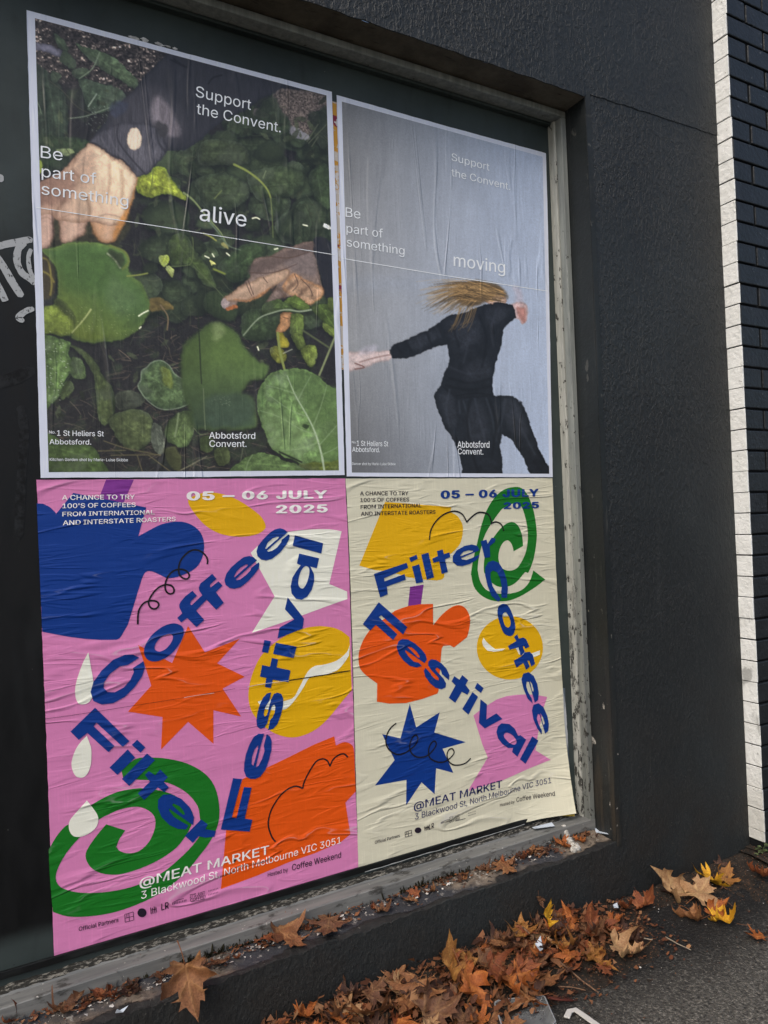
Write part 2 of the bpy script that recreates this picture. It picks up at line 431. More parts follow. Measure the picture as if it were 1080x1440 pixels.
# ------------------------------------------------------------------ neighbouring brick wall: dark front, white painted return
t = NT('dark blue painted brick')
n1 = t.noise(t.co, 14, 4); rnd = t.noise(t.map((3.5,3.5,11.5)), 1.0, 0)
c = t.mix(t.ss(n1, .3, .7), srgb(29,32,35), srgb(38,41,45))
c = t.mix(t.ss(rnd, .35, .65, 0, .5), c, srgb(29,34,37))
c = t.mix(t.ss(t.noise(t.co, 60, 3), .68, .74, 0, .5), c, srgb(110,114,118))
M_BRICK = t.done(c, .42, t.bump(t.math('MULTIPLY', t.noise(t.co, 60, 5), .003)), .4)
t = NT('white painted brick')
n1 = t.noise(t.co, 12, 5, .6)
sx = t.sep(t.co)
c = t.mix(t.ss(n1, .3, .7), srgb(234,235,230), srgb(246,247,243))
c = t.mix(t.ss(t.noise(t.co, 45, 5, .7), .64, .69, 0, .75), c, srgb(120,116,104))
blob = t.math('MULTIPLY', t.ss(t.noise(t.map((8,8,5), loc=(2,1,3)), 1.2, 4), .62, .68), t.ss(sx[2], 1.8, .9, 0, 1))
c = t.mix(t.math('MULTIPLY', blob, .5), c, srgb(70,68,60))
c = t.mix(t.ss(sx[2], .45, .1, 0, .35), c, srgb(150,142,118))
M_WHITE = t.done(c, .55, t.bump(t.math('MULTIPLY', t.noise(t.co, 55, 5), .005)), .35)
t = NT('dark mortar'); M_MORTAR = t.done(srgb(22,23,25), .9, t.bump(t.math('MULTIPLY', t.noise(t.co, 80, 4), .004)), .2)
BY = -.2225
bw = MB(); rr = random.Random(5)
bm_all = MB()
Z0 = 2.3735 + .668 - 37*.0818 + .0
COURSE = .0818
def soft_brick(mb, x0, x1, y0, y1, z0, z1, r, seed):
    """A brick with rounded arrises: a box of rings, slightly uneven."""
    jx = lambda k: (rr.random()-.5)*.003
    mb.box(x0, x1, y0+jx(0), y1, z0, z1)
for k in range(-1, 54):
    z0 = Z0 + k*COURSE; z1 = z0 + COURSE - .0075
    if z1 < -.05: continue
    x = XW + .0072 + (0 if k % 2 else -.11)
    while x < 6.0:
        a, b = max(x, XW+.0066), x + .222
        if b > a+.02: soft_brick(bw, a, b - .003, BY, BY+.09, z0+rr.uniform(-.001,.001), z1, .003, k)
        x += .232
bwo = bw.build('brick_wall', M_BRICK, bevel=.004)
tag(bwo, 'dark blue painted brick wall projecting beside the white painted return', 'wall')
mo = MB(); mo.box(XW+.0068, 6.0, BY+.008, BY+.2, -.05, ZTOP); mo.build('mortar', M_MORTAR, bwo)
wr = MB()
for k in range(-1, 54):
    z0 = Z0 + k*COURSE; z1 = z0 + COURSE - .0038 + rr.uniform(-.0012,.0012)
    if z0 < .035: 
        if z1 < .06: continue
        z0 = .055
    d = rr.uniform(-.0025, .0025)
    wr.box(XW+.001+d, XW+.0062, BY+rr.uniform(-.0035,.0025), .10, z0+rr.uniform(-.0015,.0015), z1)
wro = wr.build('white_return', M_WHITE, bwo, bevel=.0026)
wro['label'] = 'white painted brick return facing the window'
mo2 = MB(); mo2.box(XW+.0042, XW+.0070, BY+.006, .10, -.05, ZTOP-.01); mo2.build('mortar', M_MORTAR, bwo)
ft = MB(); v, f = grid_patch((XW-.02,-.262,.0),(XW+.5,-.262,.0),(XW+.5,-.225,.055),(XW-.02,-.20,.05), 30, 4, lambda p: np.array([0, jag(p,20,.012), jag(p,15,.015)]))
ft.add(v, f); 
# ------------------------------------------------------------------ pavement, dirt
t = NT('worn asphalt')
n1 = t.noise(t.co, 1.6, 6, .6); n2 = t.noise(t.co, 120, 4, .75); n3 = t.noise(t.co, 300, 2)
sx = t.sep(t.co)
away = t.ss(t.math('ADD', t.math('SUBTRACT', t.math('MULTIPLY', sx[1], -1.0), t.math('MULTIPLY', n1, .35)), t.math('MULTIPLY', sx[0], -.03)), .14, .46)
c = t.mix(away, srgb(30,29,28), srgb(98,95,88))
c = t.mix(t.math('MULTIPLY', t.ss(n2, .53, .62, 0, .8), t.math('ADD', t.math('MULTIPLY', away, .85), .15)), c, srgb(158,153,142))
c = t.mix(t.ss(n2, .47, .37, 0, .8), c, srgb(28,27,25))
c = t.mix(t.ss(n3, .70, .74, 0, .9), c, srgb(205,200,190))
vo = t.voronoi(t.co, 150)
h = t.math('ADD', t.math('MULTIPLY', vo.outputs['Distance'], -.006), t.math('MULTIPLY', n2, .012))
M_ASPH = t.done(c, t.ss(n2, .3, .7, .55, .85), t.bump(h), .35)
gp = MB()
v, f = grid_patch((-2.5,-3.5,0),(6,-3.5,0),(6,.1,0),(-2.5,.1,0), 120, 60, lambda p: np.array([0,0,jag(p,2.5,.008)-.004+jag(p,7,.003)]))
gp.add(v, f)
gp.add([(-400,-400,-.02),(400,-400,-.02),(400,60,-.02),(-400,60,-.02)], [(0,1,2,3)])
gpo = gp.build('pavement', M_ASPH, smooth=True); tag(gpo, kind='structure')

t = NT('dirt and leaf mould')
n1 = t.noise(t.co, 30, 6, .7)
c = t.mix(t.ss(n1, .35, .65), srgb(38,35,31), srgb(58,50,43))
c = t.mix(t.ss(t.noise(t.co, 140, 3), .6, .68), c, srgb(120,84,60))
c = t.mix(t.ss(t.noise(t.co, 160, 3), .68, .73), c, srgb(160,150,136))
M_DIRT = t.done(c, .9, t.bump(t.math('MULTIPLY', n1, .01)), .2)
def pile_h(x, y):
    """height of the heap of leaf litter along the foot of the wall"""
    d = WY - y
    if d < -.02: return 0.0
    w = .30 + .06*mnoise.noise(Vector((x*3, 1, 0)))
    along = 1.0 if x < 1.35 else max(0.0, 1-(x-1.35)/.45)
    h = .036*along*max(0, 1-(d/w)**1.6) if d < w else 0
    h += .018*math.exp(-(d/.10)**2)*(1 if x < 2.5 else 0)
    return max(h + .012*along*mnoise.noise(Vector((x*9, y*9, 2)))*(1 if d < w else 0), 0.0)
dm = MB()
v, f = grid_patch((-.6,-.55,0),(2.46,-.55,0),(2.46,WY-.004,0),(-.6,WY-.004,0), 200, 30, lambda p: np.array([0,0,pile_h(p[0],p[1])-.0075+jag(p,30,.005)]))
dm.add(v, f)
v, f = grid_patch((2.40,-.50,0),(3.4,-.60,0),(3.4,-.226,0),(2.40,-.162,0), 60, 20,
                 lambda p: np.array([0,0, .030*max(0,1-abs((p[1]+.2)/.20)**1.5)-.008+jag(p,25,.007)]))
dm.add(v, f)
v, f = grid_patch((XW-.03,-.25,.02),(XW+.02,-.25,.02),(XW+.02,.08,.045),(XW-.03,.08,.045), 8, 20, lambda p: np.array([0,0,jag(p,25,.008)]))
dm.add(v, f)
dmo = dm.build('dirt', M_DIRT, smooth=True); tag(dmo, kind='structure')
# ------------------------------------------------------------------ posters: paper, ink, creases
def wrinkle(t, mode):
    """Shared paste-up creases: returns (normal, crease mask, mottle)."""
    if mode == 'v':                                      # long vertical ripples of the upper pair
        a = t.map((7,1,.8), rot=(0, .03, 0)); b = t.map((30,1,1.6), rot=(0,-.04,0), loc=(3,0,1)); amp = (.0019, .00030, .0010)
    else:                                                # short creases rising to the right on the lower pair
        a = t.map((2.2,1,9.5), rot=(0, .17, 0)); b = t.map((4.2,1,27), rot=(0, .08, 0), loc=(2,0,5)); amp = (.0030, .0009, .0036)
    n1 = t.noise(a, 1.0, 2.5, .5, .6)
    n2 = t.noise(b, 1.0, 2.5, .5, .7)
    where = t.ss(t.noise(t.co, 3.6, 3), .42, .62, .05, 1)
    where2 = t.ss(t.noise(t.map((1,1,1), loc=(7,0,3)), 5.5, 3), .42, .62, .1, 1)
    line = t.ss(t.math('ABSOLUTE', t.math('SUBTRACT', n1, .5)), 0, .045 if mode == 'h' else .022, 1, 0)
    line2 = t.ss(t.math('ABSOLUTE', t.math('SUBTRACT', n2, .5)), 0, .085, 1, 0)
    fine = t.noise(t.map((1,1,1)), 240, 2)
    h = t.math('MULTIPLY', t.math('MULTIPLY', line, where), amp[0])
    h = t.math('ADD', h, t.math('MULTIPLY', t.math('MULTIPLY', line2, where2), amp[1]))
    h = t.math('ADD', h, t.math('MULTIPLY', n1, amp[2]))
    h = t.math('ADD', h, t.math('MULTIPLY', fine, .00016))
    sharp = t.math('MULTIPLY', t.ss(t.math('ABSOLUTE', t.math('SUBTRACT', n1, .5)), 0, .008, 1, 0), t.math('MULTIPLY', where, t.ss(n2, .46, .6)))
    return t.bump(h), sharp, t.noise(t.map((1,1,1)), 7, 5, .6)

def ink(name, rgb, mode, k=1.30, wear=.40, gloss=.42):
    t = NT(name)
    nrm, crease, mott = wrinkle(t, mode)
    base = srgb(*rgb, k)
    c = t.mix(t.ss(mott, .3, .7, 0, .22), base, tuple(x*.80 for x in base[:3])+(1,))
    weave = t.noise(t.map((190,1,14)), 1, 2)
    c = t.mix(t.ss(weave, .5, .8, 0, .5), c, tuple(min(1, x*1.16+.003) for x in base[:3])+(1,))
    lum = .3*base[0]+.6*base[1]+.1*base[2]
    c = t.mix(t.math('MULTIPLY', crease, wear*(.35+.65*min(1, lum*2))), c, (.72,.71,.70,1))
    return t.done(c, gloss, nrm, .35)

def print_mat(name, mode):
    t = NT(name)
    nrm, crease, mott = wrinkle(t, mode)
    a = t.n('ShaderNodeAttribute'); a.attribute_name = 'print'
    c = t.mix(t.math('MULTIPLY', crease, .10), a.outputs['Color'], (.6,.6,.6,1))
    return t.done(c, .34, nrm, .45)

def lerp_edge(pts, s):
    d = [0.0]
    for i in range(1, len(pts)): d.append(d[-1] + np.linalg.norm(pts[i]-pts[i-1]))
    s = s*d[-1]
    for i in range(1, len(pts)):
        if s <= d[i] or i == len(pts)-1:
            a = (s-d[i-1])/(d[i]-d[i-1]+1e-9); return pts[i-1]*(1-a)+pts[i]*a

class Poster:
    """A sheet pasted on the board; everything printed on it is a child lying on its surface."""
    def __init__(s, name, left, right, top, bottom, y, mat, label, mode, lift=None, nx=40, nz=56, torn=0.0):
        e = [[at(*p)[[0, 2]] for p in q] for q in (left, right, top, bottom)]
        s.L, s.R, s.T, s.B = e; s.y = y; s.lift = lift; s.mode = mode
        s.org = np.array([s.T[0][0], 0.0, s.B[0][1]])
        v = []; f = []
        for j in range(nz+1):
            for i in range(nx+1):
                p = s.coons(i/nx, j/nz)
                if torn and (i in (0, nx) or j in (0, nz)):
                    p = p + np.array([mnoise.noise(Vector((p[0]*40, p[1]*40, y*900))), mnoise.noise(Vector((p[1]*40, p[0]*40, y*700)))])*torn
                v.append(s.pos(p, 0))
        for j in range(nz):
            for i in range(nx): k = j*(nx+1)+i; f.append((k, k+nx+1, k+nx+2, k+1))
        s.o = link(name, mesh_from(v, f, True), mat, None, tuple(s.org)); tag(s.o, label, 'poster')
    def coons(s, a, b):
        Lp, Rp, Tp, Bp = lerp_edge(s.L, b), lerp_edge(s.R, b), lerp_edge(s.T, a), lerp_edge(s.B, a)
        c = s.T[0]*(1-a)*(1-b)+s.T[-1]*a*(1-b)+s.B[0]*(1-a)*b+s.B[-1]*a*b
        return Lp*(1-a)+Rp*a+Tp*(1-b)+Bp*b-c
    def pos(s, xz, layer):
        d = s.lift(xz[0], xz[1]) if s.lift else 0.0
        return np.array([xz[0], s.y-layer*.00035-d, xz[1]])-s.org
    def poly(s, name, loops, mat, layer, parent=None, cut=False, px=True):
        """A flat printed shape: outer loop plus holes, in photograph pixels or (x, z)."""
        P = [[at(*p)[[0, 2]] if px else np.array(p) for p in l] for l in loops]
        mb = MB(); s._fill(mb, P, layer)
        o = mb.build(name, mat, parent or s.o)
        if s.lift and cut: s._recut(o, layer)
        return o
    def _fill(s, mb, P, layer):
        tri = tessellate_polygon([[Vector((q[0], q[1], 0)) for q in l] for l in P])
        flat = [q for l in P for q in l]; V = [s.pos(q, layer) for q in flat]; F = []
        for a, b, c in tri:
            n = (flat[b][0]-flat[a][0])*(flat[c][1]-flat[a][1])-(flat[b][1]-flat[a][1])*(flat[c][0]-flat[a][0])
            F.append((a, b, c) if n > 0 else (a, c, b))
        mb.add(V, F)
    def polys(s, name, shapes, mat, layer):
        mb = MB()
        for loops in shapes: s._fill(mb, [[at(*p)[[0, 2]] for p in l] for l in loops], layer)
        return mb.build(name, mat, s.o)
    def _recut(s, o, layer):
        """slice a big shape finely and lay it back on the curling sheet"""
        bm = bmesh.new(); bm.from_mesh(o.data)
        for ax, st in ((0, .03), (2, .03)):
            lo = min(v.co[ax] for v in bm.verts); hi = max(v.co[ax] for v in bm.verts); q = lo+st
            while q < hi:
                n = [0, 0, 0]; n[ax] = 1; co = [0, 0, 0]; co[ax] = q
                bmesh.ops.bisect_plane(bm, geom=bm.verts[:]+bm.edges[:]+bm.faces[:], plane_co=co, plane_no=n); q += st
        for v in bm.verts:
            w = np.array([v.co.x, v.co.z])+s.org[[0, 2]]; v.co = Vector(s.pos(w, layer))
        bm.to_mesh(o.data); bm.free()
    def line(s, name, pts, wpx, mat, layer, smooth=True):
        P = [at(*p)[[0, 2]] for p in pts]; Q = []
        if smooth:
            for i in range(len(P)-1):
                p0, p1, p2, p3 = P[max(i-1,0)], P[i], P[i+1], P[min(i+2,len(P)-1)]
                for k in range(6):
                    a = k/6; Q.append(.5*((2*p1)+(-p0+p2)*a+(2*p0-5*p1+4*p2-p3)*a*a+(-p0+3*p1-3*p2+p3)*a**3))
            Q.append(P[-1])
        else:
            for i in range(len(P)-1):
                for k in range(12): Q.append(P[i]+(P[i+1]-P[i])*k/12)
            Q.append(P[-1])
        w = wpx*np.linalg.norm(at(pts[0][0]+1, pts[0][1])-at(*pts[0]))*.5
        V = []; F = []; n = len(Q)
        for i, q in enumerate(Q):
            d = Q[min(i+1,n-1)]-Q[max(i-1,0)]; d = d/(np.linalg.norm(d)+1e-9); nn = np.array([-d[1], d[0]])*w
            a, b = s.pos(q+nn, layer+i*.0006), s.pos(q-nn, layer+i*.0006); V += [a, b]
        for i in range(n-1): F.append((2*i, 2*i+1, 2*i+3, 2*i+2))
        mb = MB(); mb.add(V, F); return mb.build(name, mat, s.o)
    def text(s, name, lines, mat, layer, bold=0.0, parent=None):
        """Lettering: each line is (words, baseline start, baseline end, top of a capital at the start), in pixels."""
        mb = MB()
        for words, bl, br_, tl in lines:
            V, F, x0, x1, cap = glyphs(words, bold > .02)
            A, B, C = [at(*p)[[0, 2]] for p in (bl, br_, tl)]
            ez = (C-A)/(cap+1.2*bold); ex = (B-A)/(x1-x0+2*bold)
            copies = [(0, 0)] if bold < .003 else [(-1,0),(1,0),(0,-.6),(0,.6)]+([(-.5,.5),(.5,.5),(-.5,-.5),(.5,-.5)] if bold > .02 else [])
            for n, (dx, dz) in enumerate(copies):        # heavier strokes: the word struck several times, a hair apart
                mb.add([s.pos(A+ex*(q[0]-x0+bold+dx*bold)+ez*(q[1]+.6*bold+dz*bold), layer+n*.06+q[2]) for q in V], F)
        return mb.build(name, mat, parent or s.o)

_gc = {}
_font = None
try:                                                     # the sans serif that ships inside Blender itself
    import os
    _p = os.path.join(bpy.utils.system_resource('DATAFILES', path='fonts'), 'Inter.woff2')
    if os.path.exists(_p): _font = bpy.data.fonts.load(_p)
except Exception: _font = None

def glyphs(words, wide):
    """flat triangles of a word in the sans serif; overlapping strokes of a letter lie a hair apart"""
    if (words, wide) in _gc: return _gc[(words, wide)]
    cu = bpy.data.curves.new('t', 'FONT'); cu.body = words; cu.size = 1.0
    if _font: cu.font = _font
    if wide: cu.space_character = 1.10
    o = bpy.data.objects.new('t', cu); COL.objects.link(o)
    dg = bpy.context.evaluated_depsgraph_get(); cv = o.evaluated_get(dg).to_curve(dg); loops = []
    for sp in cv.splines:
        bp = sp.bezier_points; n = len(bp); L = []
        for i in range(n):
            a, b = bp[i], bp[(i+1) % n]; p0, p1, p2, p3 = a.co, a.handle_right, b.handle_left, b.co
            straight = abs((p1-p0).cross(p3-p0).z)+abs((p2-p0).cross(p3-p0).z) < 1e-5
            for k in range(1 if straight else 4):
                t_ = k/4; q = p0*(1-t_)**3+p1*3*t_*(1-t_)**2+p2*3*t_*t_*(1-t_)+p3*t_**3; L.append((q.x, q.y))
        if len(L) > 2: loops.append(L)
    o.evaluated_get(dg).to_curve_clear(); bpy.data.objects.remove(o); bpy.data.curves.remove(cu)
    area = lambda l: sum(l[i][0]*l[(i+1) % len(l)][1]-l[(i+1) % len(l)][0]*l[i][1] for i in range(len(l)))/2
    def has(l, p):
        c = False
        for i in range(len(l)):
            (ax, ay), (bx, by) = l[i], l[(i+1) % len(l)]
            if (ay > p[1]) != (by > p[1]) and p[0] < (bx-ax)*(p[1]-ay)/(by-ay)+ax: c = not c
        return c
    big = max(loops, key=lambda l: abs(area(l))); sg = 1 if area(big) > 0 else -1
    outs = [l for l in loops if area(l)*sg > 0]; holes = [l for l in loops if area(l)*sg < 0]
    V = []; F = []; D = []
    for m, ol in enumerate(outs):
        grp = [ol]+[h for h in holes if has(ol, h[0])]
        flat = [q for l in grp for q in l]; base = len(V); V += flat; D += [(m % 2)*.03]*len(flat)
        for a, b, c_ in tessellate_polygon([[Vector((q[0], q[1], 0)) for q in l] for l in grp]):
            n = (flat[b][0]-flat[a][0])*(flat[c_][1]-flat[a][1])-(flat[b][1]-flat[a][1])*(flat[c_][0]-flat[a][0])
            F.append((base+a, base+b, base+c_) if n > 0 else (base+a, base+c_, base+b))
    V = [(v[0], v[1], d) for v, d in zip(V, D)]
    cap = max(v[1] for v in V) if words == 'H' else glyphs('H', False)[4]
    r = (V, F, min(v[0] for v in V), max(v[0] for v in V), cap)
    _gc[(words, wide)] = r; return r

def Z(ox, oy, w, zw, pts):
    """points read off an enlargement: origin, width in photograph pixels, width of the enlargement"""
    k = w/zw; return [(ox+x*k, oy+y*k) for x, y in pts]
def curve(pts, n=5, closed=True):
    """smooth closed outline through points"""
    P = [np.array(p, float) for p in pts]; m = len(P); out = []
    for i in range(m if closed else m-1):
        g = (lambda k: P[k % m]) if closed else (lambda k: P[max(0, min(m-1, k))])
        p0, p1, p2, p3 = g(i-1), g(i), g(i+1), g(i+2)
        for k in range(n):
            a = k/n; out.append(tuple(.5*((2*p1)+(-p0+p2)*a+(2*p0-5*p1+4*p2-p3)*a*a+(-p0+3*p1-3*p2+p3)*a**3)))
    return out
def ell(cx, cy, rx, ry, n=48): return [(cx+rx*math.cos(2*math.pi*i/n), cy+ry*math.sin(2*math.pi*i/n)) for i in range(n)]
R1 = lambda p: Z(40,665,250,1080,p);  R2 = lambda p: Z(260,665,250,1080,p); R3 = lambda p: Z(50,850,250,1080,p)
R4 = lambda p: Z(260,850,250,1080,p); R5 = lambda p: Z(60,1000,250,1080,p); R6 = lambda p: Z(270,1020,250,1080,p)
R7 = lambda p: Z(65,1160,250,1080,p); R8 = lambda p: Z(300,1130,220,1080,p)
A1 = lambda p: Z(240,790,100,1080,p); A2 = lambda p: Z(300,730,120,1080,p); A3 = lambda p: Z(380,740,120,1080,p)
A4 = lambda p: Z(350,880,100,900,p);  A5 = lambda p: Z(310,1010,100,847,p); A6 = lambda p: Z(180,740,120,1080,p)
A7 = lambda p: Z(680,770,110,990,p);  A8 = lambda p: Z(560,900,120,1080,p)
K1 = lambda p: Z(480,670,180,1080,p); K2 = lambda p: Z(640,670,160,1080,p); K3 = lambda p: Z(490,800,180,1080,p)
K4 = lambda p: Z(640,800,160,1080,p); K5 = lambda p: Z(490,930,180,1080,p); K6 = lambda p: Z(630,920,170,1080,p)
K7 = lambda p: Z(495,1070,180,1080,p); K8 = lambda p: Z(640,1050,180,1080,p)

# ------------------------------------------------------------------ the pink poster
BLUE, YEL, ORA, GRN, WHT, PINK, CREAM, PUR, BLK = (6,50,124), (214,164,6), (214,80,10), (20,106,28), (222,222,206), (202,122,168), (207,203,179), (118,48,132), (22,20,24)
inks = {n: ink(n+' ink', c, 'h') for n, c in dict(blue=BLUE, yellow=YEL, orange=ORA, green=GRN, white=WHT, purple=PUR, black=BLK).items()}
pk = Poster('festival_poster', [(51,675),(54,722),(59,888),(64,1010),(71,1200),(76,1350)],
            [(485,673),(489,760),(495,940),(499,1090),(504,1228)], [(51,675),(270,673.5),(485,673)], [(76,1350),(180,1318),(290,1287),(400,1257),(504,1228)],
            -.0022, ink('pink paper', PINK, 'h'), 'wrinkled pink poster with blue lettering and an orange star, below the garden photograph poster', 'h', torn=.0012)
pk.poly('purple_straw', [[(149,674.5),(188,674.5),(173,708),(137,706)]], inks['purple'], 1)
pk.poly('blue_cup', [R1([(50,185),(90,188),(130,208),(155,233),(168,248),(272,122),(714,210),(666,385)]) + curve(R1([(666,385),(740,345),(800,315),(870,298),(940,298),(1000,322),(1045,365),(1065,430),(1058,500),(1030,560),(980,600),(900,632),(840,640)]),4,False)
         + curve(R1([(840,640),(790,615),(750,598),(718,598),(697,620),(680,665)]),4,False) + R3([(560,120),(520,190),(507,206),(490,213),(400,214),(300,208),(200,195),(40,165)])], inks['blue'], 2)
pk.poly('yellow_bean', [curve(R2([(18,170),(60,250),(130,325),(220,372),(330,388),(430,375),(480,345),(488,315),(460,265),(400,215),(320,165),(240,132),(150,118),(80,130)]))], inks['yellow'], 1)
pk.poly('white_star', [R2([(398,485)])+curve(R2([(398,485),(470,420),(560,375),(660,353),(780,343),(880,343),(950,355)]),4,False)+R2([(950,355),(875,675),(983,720),(985,765)])
         + curve(R4([(985,-33),(890,0),(700,70),(560,120),(405,172)]),4,False)+R4([(405,172)])+R2([(543,750)])], inks['white'], 1)
pk.poly('yellow_bean', [curve(R4([(820,130),(900,140),(960,165)]),4,False)+R4([(998,198),(1012,520)])+curve(R4([(1012,520),(960,580),(870,690),(790,760),(700,800),(620,805),(540,780),(470,730),(410,660),(385,580),(390,490),(420,390),(470,300),(560,220),(650,170),(740,140),(820,130)]),4,False)], inks['yellow'], 1)
pk.poly('white_wave', [curve(R4([(1000,242),(980,290),(920,340),(840,365),(790,372),(750,400),(720,450),(690,510),(650,570),(560,590),(500,572),(440,590)]),4,False)
         + curve(R4([(440,590),(470,625),(520,640),(600,637),(640,610),(680,560),(720,500),(760,440),(850,425),(920,400),(960,360),(1001,300)]),4,False)], inks['white'], 2)
pk.poly('orange_star', [R3([(925,130)])+R4([(120,290),(332,207),(195,357),(362,438),(228,510),(340,680),(172,642),(172,845)])+R3([(925,712)])+R5([(718,232)])+R3([(770,683),(560,650),(702,492),(622,245),(828,355)])], inks['orange'], 1)
for d in (R3([(320,290),(348,450),(355,510),(345,560),(320,595),(290,605),(260,600),(243,565),(240,510),(255,440),(290,345)]),
          R5([(268,148),(292,215),(294,300),(280,360),(255,395),(225,402),(198,390),(178,350),(176,300),(200,230),(235,180)]),
          R5([(268,540),(300,580),(330,625),(337,660),(325,700),(290,735),(240,758),(195,760),(170,740),(158,705),(165,660),(210,605)])):
    pk.poly('white_drop', [[d[0]]+curve(d, 4)[4:-3]], inks['white'], 3)
sw_o = R5([(478,360),(560,290),(650,280),(760,288),(880,318),(980,375),(1040,450),(1068,550),(1070,650),(1045,735),(995,820)])+R7([(938,173),(860,270),(750,370),(640,440),(500,500),(380,535),(250,553),(130,553),(40,525)])
sw_l = R7([(40,525),(30,420),(20,290),(14,150)])
sw_i = R7([(14,150),(60,70),(110,10)])+R5([(165,680),(230,620),(300,565),(400,510),(480,482),(590,466),(700,478),(800,510),(880,570),(915,640),(890,715),(862,765)])+R7([(845,65),(790,135),(700,200),(600,250),(500,285),(420,300),(330,290),(270,255),(240,200),(247,150),(300,70)])+R5([(385,685)])
sw_b = R5([(500,722),(462,780),(445,830)])+R7([(425,125),(440,152),(490,170),(560,158),(620,105),(650,45)])+R5([(683,690),(678,640),(640,600),(570,578),(470,595),(400,625),(335,660),(270,720),(200,790)])+R7([(118,173),(75,250),(57,310),(68,355),(105,385),(190,407),(300,410),(430,395),(560,360),(700,290),(800,210),(890,120),(950,30)])+R5([(955,655),(940,575),(880,500),(800,450),(720,425),(600,415),(490,412)])
pk.poly('green_swirl', [curve(sw_o,3,False)+sw_l+curve(sw_i,3,False)+R5([(385,685)])+curve(sw_b,3,False)+R5([(490,412)])], inks['green'], 2)
pk.poly('orange_cup', [R6([(305,325),(440,262),(600,185),(740,115),(862,65),(872,122)])+curve(R6([(872,122),(925,100),(975,125),(985,200)]),4,False)+R6([(992,400),(930,468),(960,660)])+R8([(880,262),(700,340),(520,402),(300,495),(50,588)])+R6([(205,640)])], inks['orange'], 1)
pk.line('black_squiggle', A6([(120,1240),(125,1110),(150,1030),(200,970),(260,945),(330,942),(375,965),(385,1000),(360,1035),(320,1045),(280,1025),(258,980),(265,930),(310,850),(370,785),(430,750),(490,738),(550,755),(578,800),(570,840),(530,855),(490,835),(468,790),(470,720),(500,640),(550,580),(610,550),(680,545),(740,570),(770,615),(760,655),(720,665),(670,640),(640,590),(640,510),(660,440),(710,370),(780,315),(850,298),(920,320),(980,375),(1003,430),(998,480)]), 2.5, inks['black'], 4)
for seg in ([(505,705),(480,670),(462,610),(465,560),(485,500),(530,430),(580,385),(630,368),(670,382)], [(670,382),(680,340),(710,280),(750,220),(790,202),(820,215),(835,247)], [(835,247),(855,205),(890,178),(920,172),(945,192)]):
    pk.line('black_squiggle', R6(seg), 2.0, inks['black'], 3)
ow = lambda p, h=(): [p]+list(h)
coffee = [
 [R3([(628,322),(590,303),(540,305),(470,335),(400,400),(350,470),(333,530),(350,585),(400,606),(470,598),(540,560),(600,500),(645,435),(662,380),(654,343),(590,385),(596,410),(575,455),(535,502),(480,532),(435,530),(412,505),(415,470),(450,420),(510,375),(560,365)])],
 [curve(R3([(850,115),(890,135),(897,180),(870,240),(820,300),(750,340),(690,340),(660,305),(662,255),(700,190),(760,140),(810,118)]),4), curve(R3([(810,177),(832,190),(825,225),(790,268),(750,285),(722,270),(730,232),(765,195)]),4)],
 [A1([(325,440),(392,512),(300,600),(290,640),(310,660),(475,505),(540,572),(380,740),(505,880),(385,990),(245,850),(155,918),(95,850),(170,780),(130,700),(125,650),(150,600),(220,520)])],
 [A1([(625,180),(690,258),(600,335),(588,360),(600,390),(720,295),(780,360),(680,460),(800,620),(685,725),(540,575),(475,505),(430,440),(422,390),(445,330),(520,270)])],
 [A2([(545,520),(500,480),(450,465),(380,480),(300,540),(220,610),(160,690),(135,770),(150,830),(200,870),(260,880),(340,860),(440,780),(520,690),(570,620),(578,570),(568,545),(475,615),(465,650),(400,715),(330,765),(290,772),(278,760)]), A2([(255,725),(290,660),(340,610),(400,575),(430,572),(430,590),(370,640),(265,735)])],
 [A2([(935,165),(890,130),(840,115),(770,130),(700,180),(620,260),(560,340),(540,410),(555,470),(600,510),(660,522),(740,500),(840,420),(910,330),(950,260),(960,210),(950,190),(860,260),(855,290),(800,360),(740,400),(690,412),(672,400)]), A2([(650,370),(680,300),(740,245),(800,220),(825,222),(815,245),(750,300),(660,378)])]]
festival = [
 [A3([(305,115),(662,215),(640,345),(278,248)])],
 [A3([(360,345),(612,405),(582,530),(500,508),(545,600),(550,690),(520,800),(460,890),(390,930),(320,915),(265,850),(252,760),(275,650),(330,560),(380,494),(332,470)]), curve(A3([(435,505),(475,515),(490,560),(480,640),(450,730),(410,785),(370,775),(348,730),(355,650),(385,560)]),3)],
 [[(403.9,840),(426.7,869.7),(424.8,883.6),(389.6,897.5),(392.4,882.4),(413,870.8),(400,856.5)]],
 [A4([(335,212),(597,262),(560,405),(300,352)])], [A4([(190,178),(272,192),(237,342),(158,328)])],
 [A4([(285,405),(362,420),(345,525),(520,562),(492,710),(295,678),(272,785),(198,770),(215,655),(135,640),(162,495),(262,515)])],
 [A4([(275,840),(225,852),(175,905),(130,1000),(102,1100),(90,1200),(98,1270),(140,1302),(190,1285),(225,1230),(250,1130),(272,1050),(290,1005),(318,993),(330,1020),(322,1090),(295,1155),(265,1185),(236,1315),(300,1300),(355,1240),(400,1120),(425,1010),(428,920),(405,860),(355,842),(310,860),(275,930),(250,1020),(235,1090),(215,1135),(192,1145),(180,1110),(200,1030),(235,970),(255,940)])],
 [A5([(515,180),(450,180),(390,220),(340,310),(300,420),(278,530),(275,620),(300,690),(350,718),(410,718),(470,690),(530,610),(570,500),(600,380),(605,270),(585,215),(545,185),(512,320),(520,385),(490,480),(450,560),(415,580),(465,355)]), A5([(445,315),(440,370),(410,480),(385,565),(365,540),(370,460),(400,370)])],
 [A5([(145,710),(250,720),(130,1175),(185,1185),(275,815),(365,822),(285,1190),(375,1205),(342,1345),(0,1320)])]]
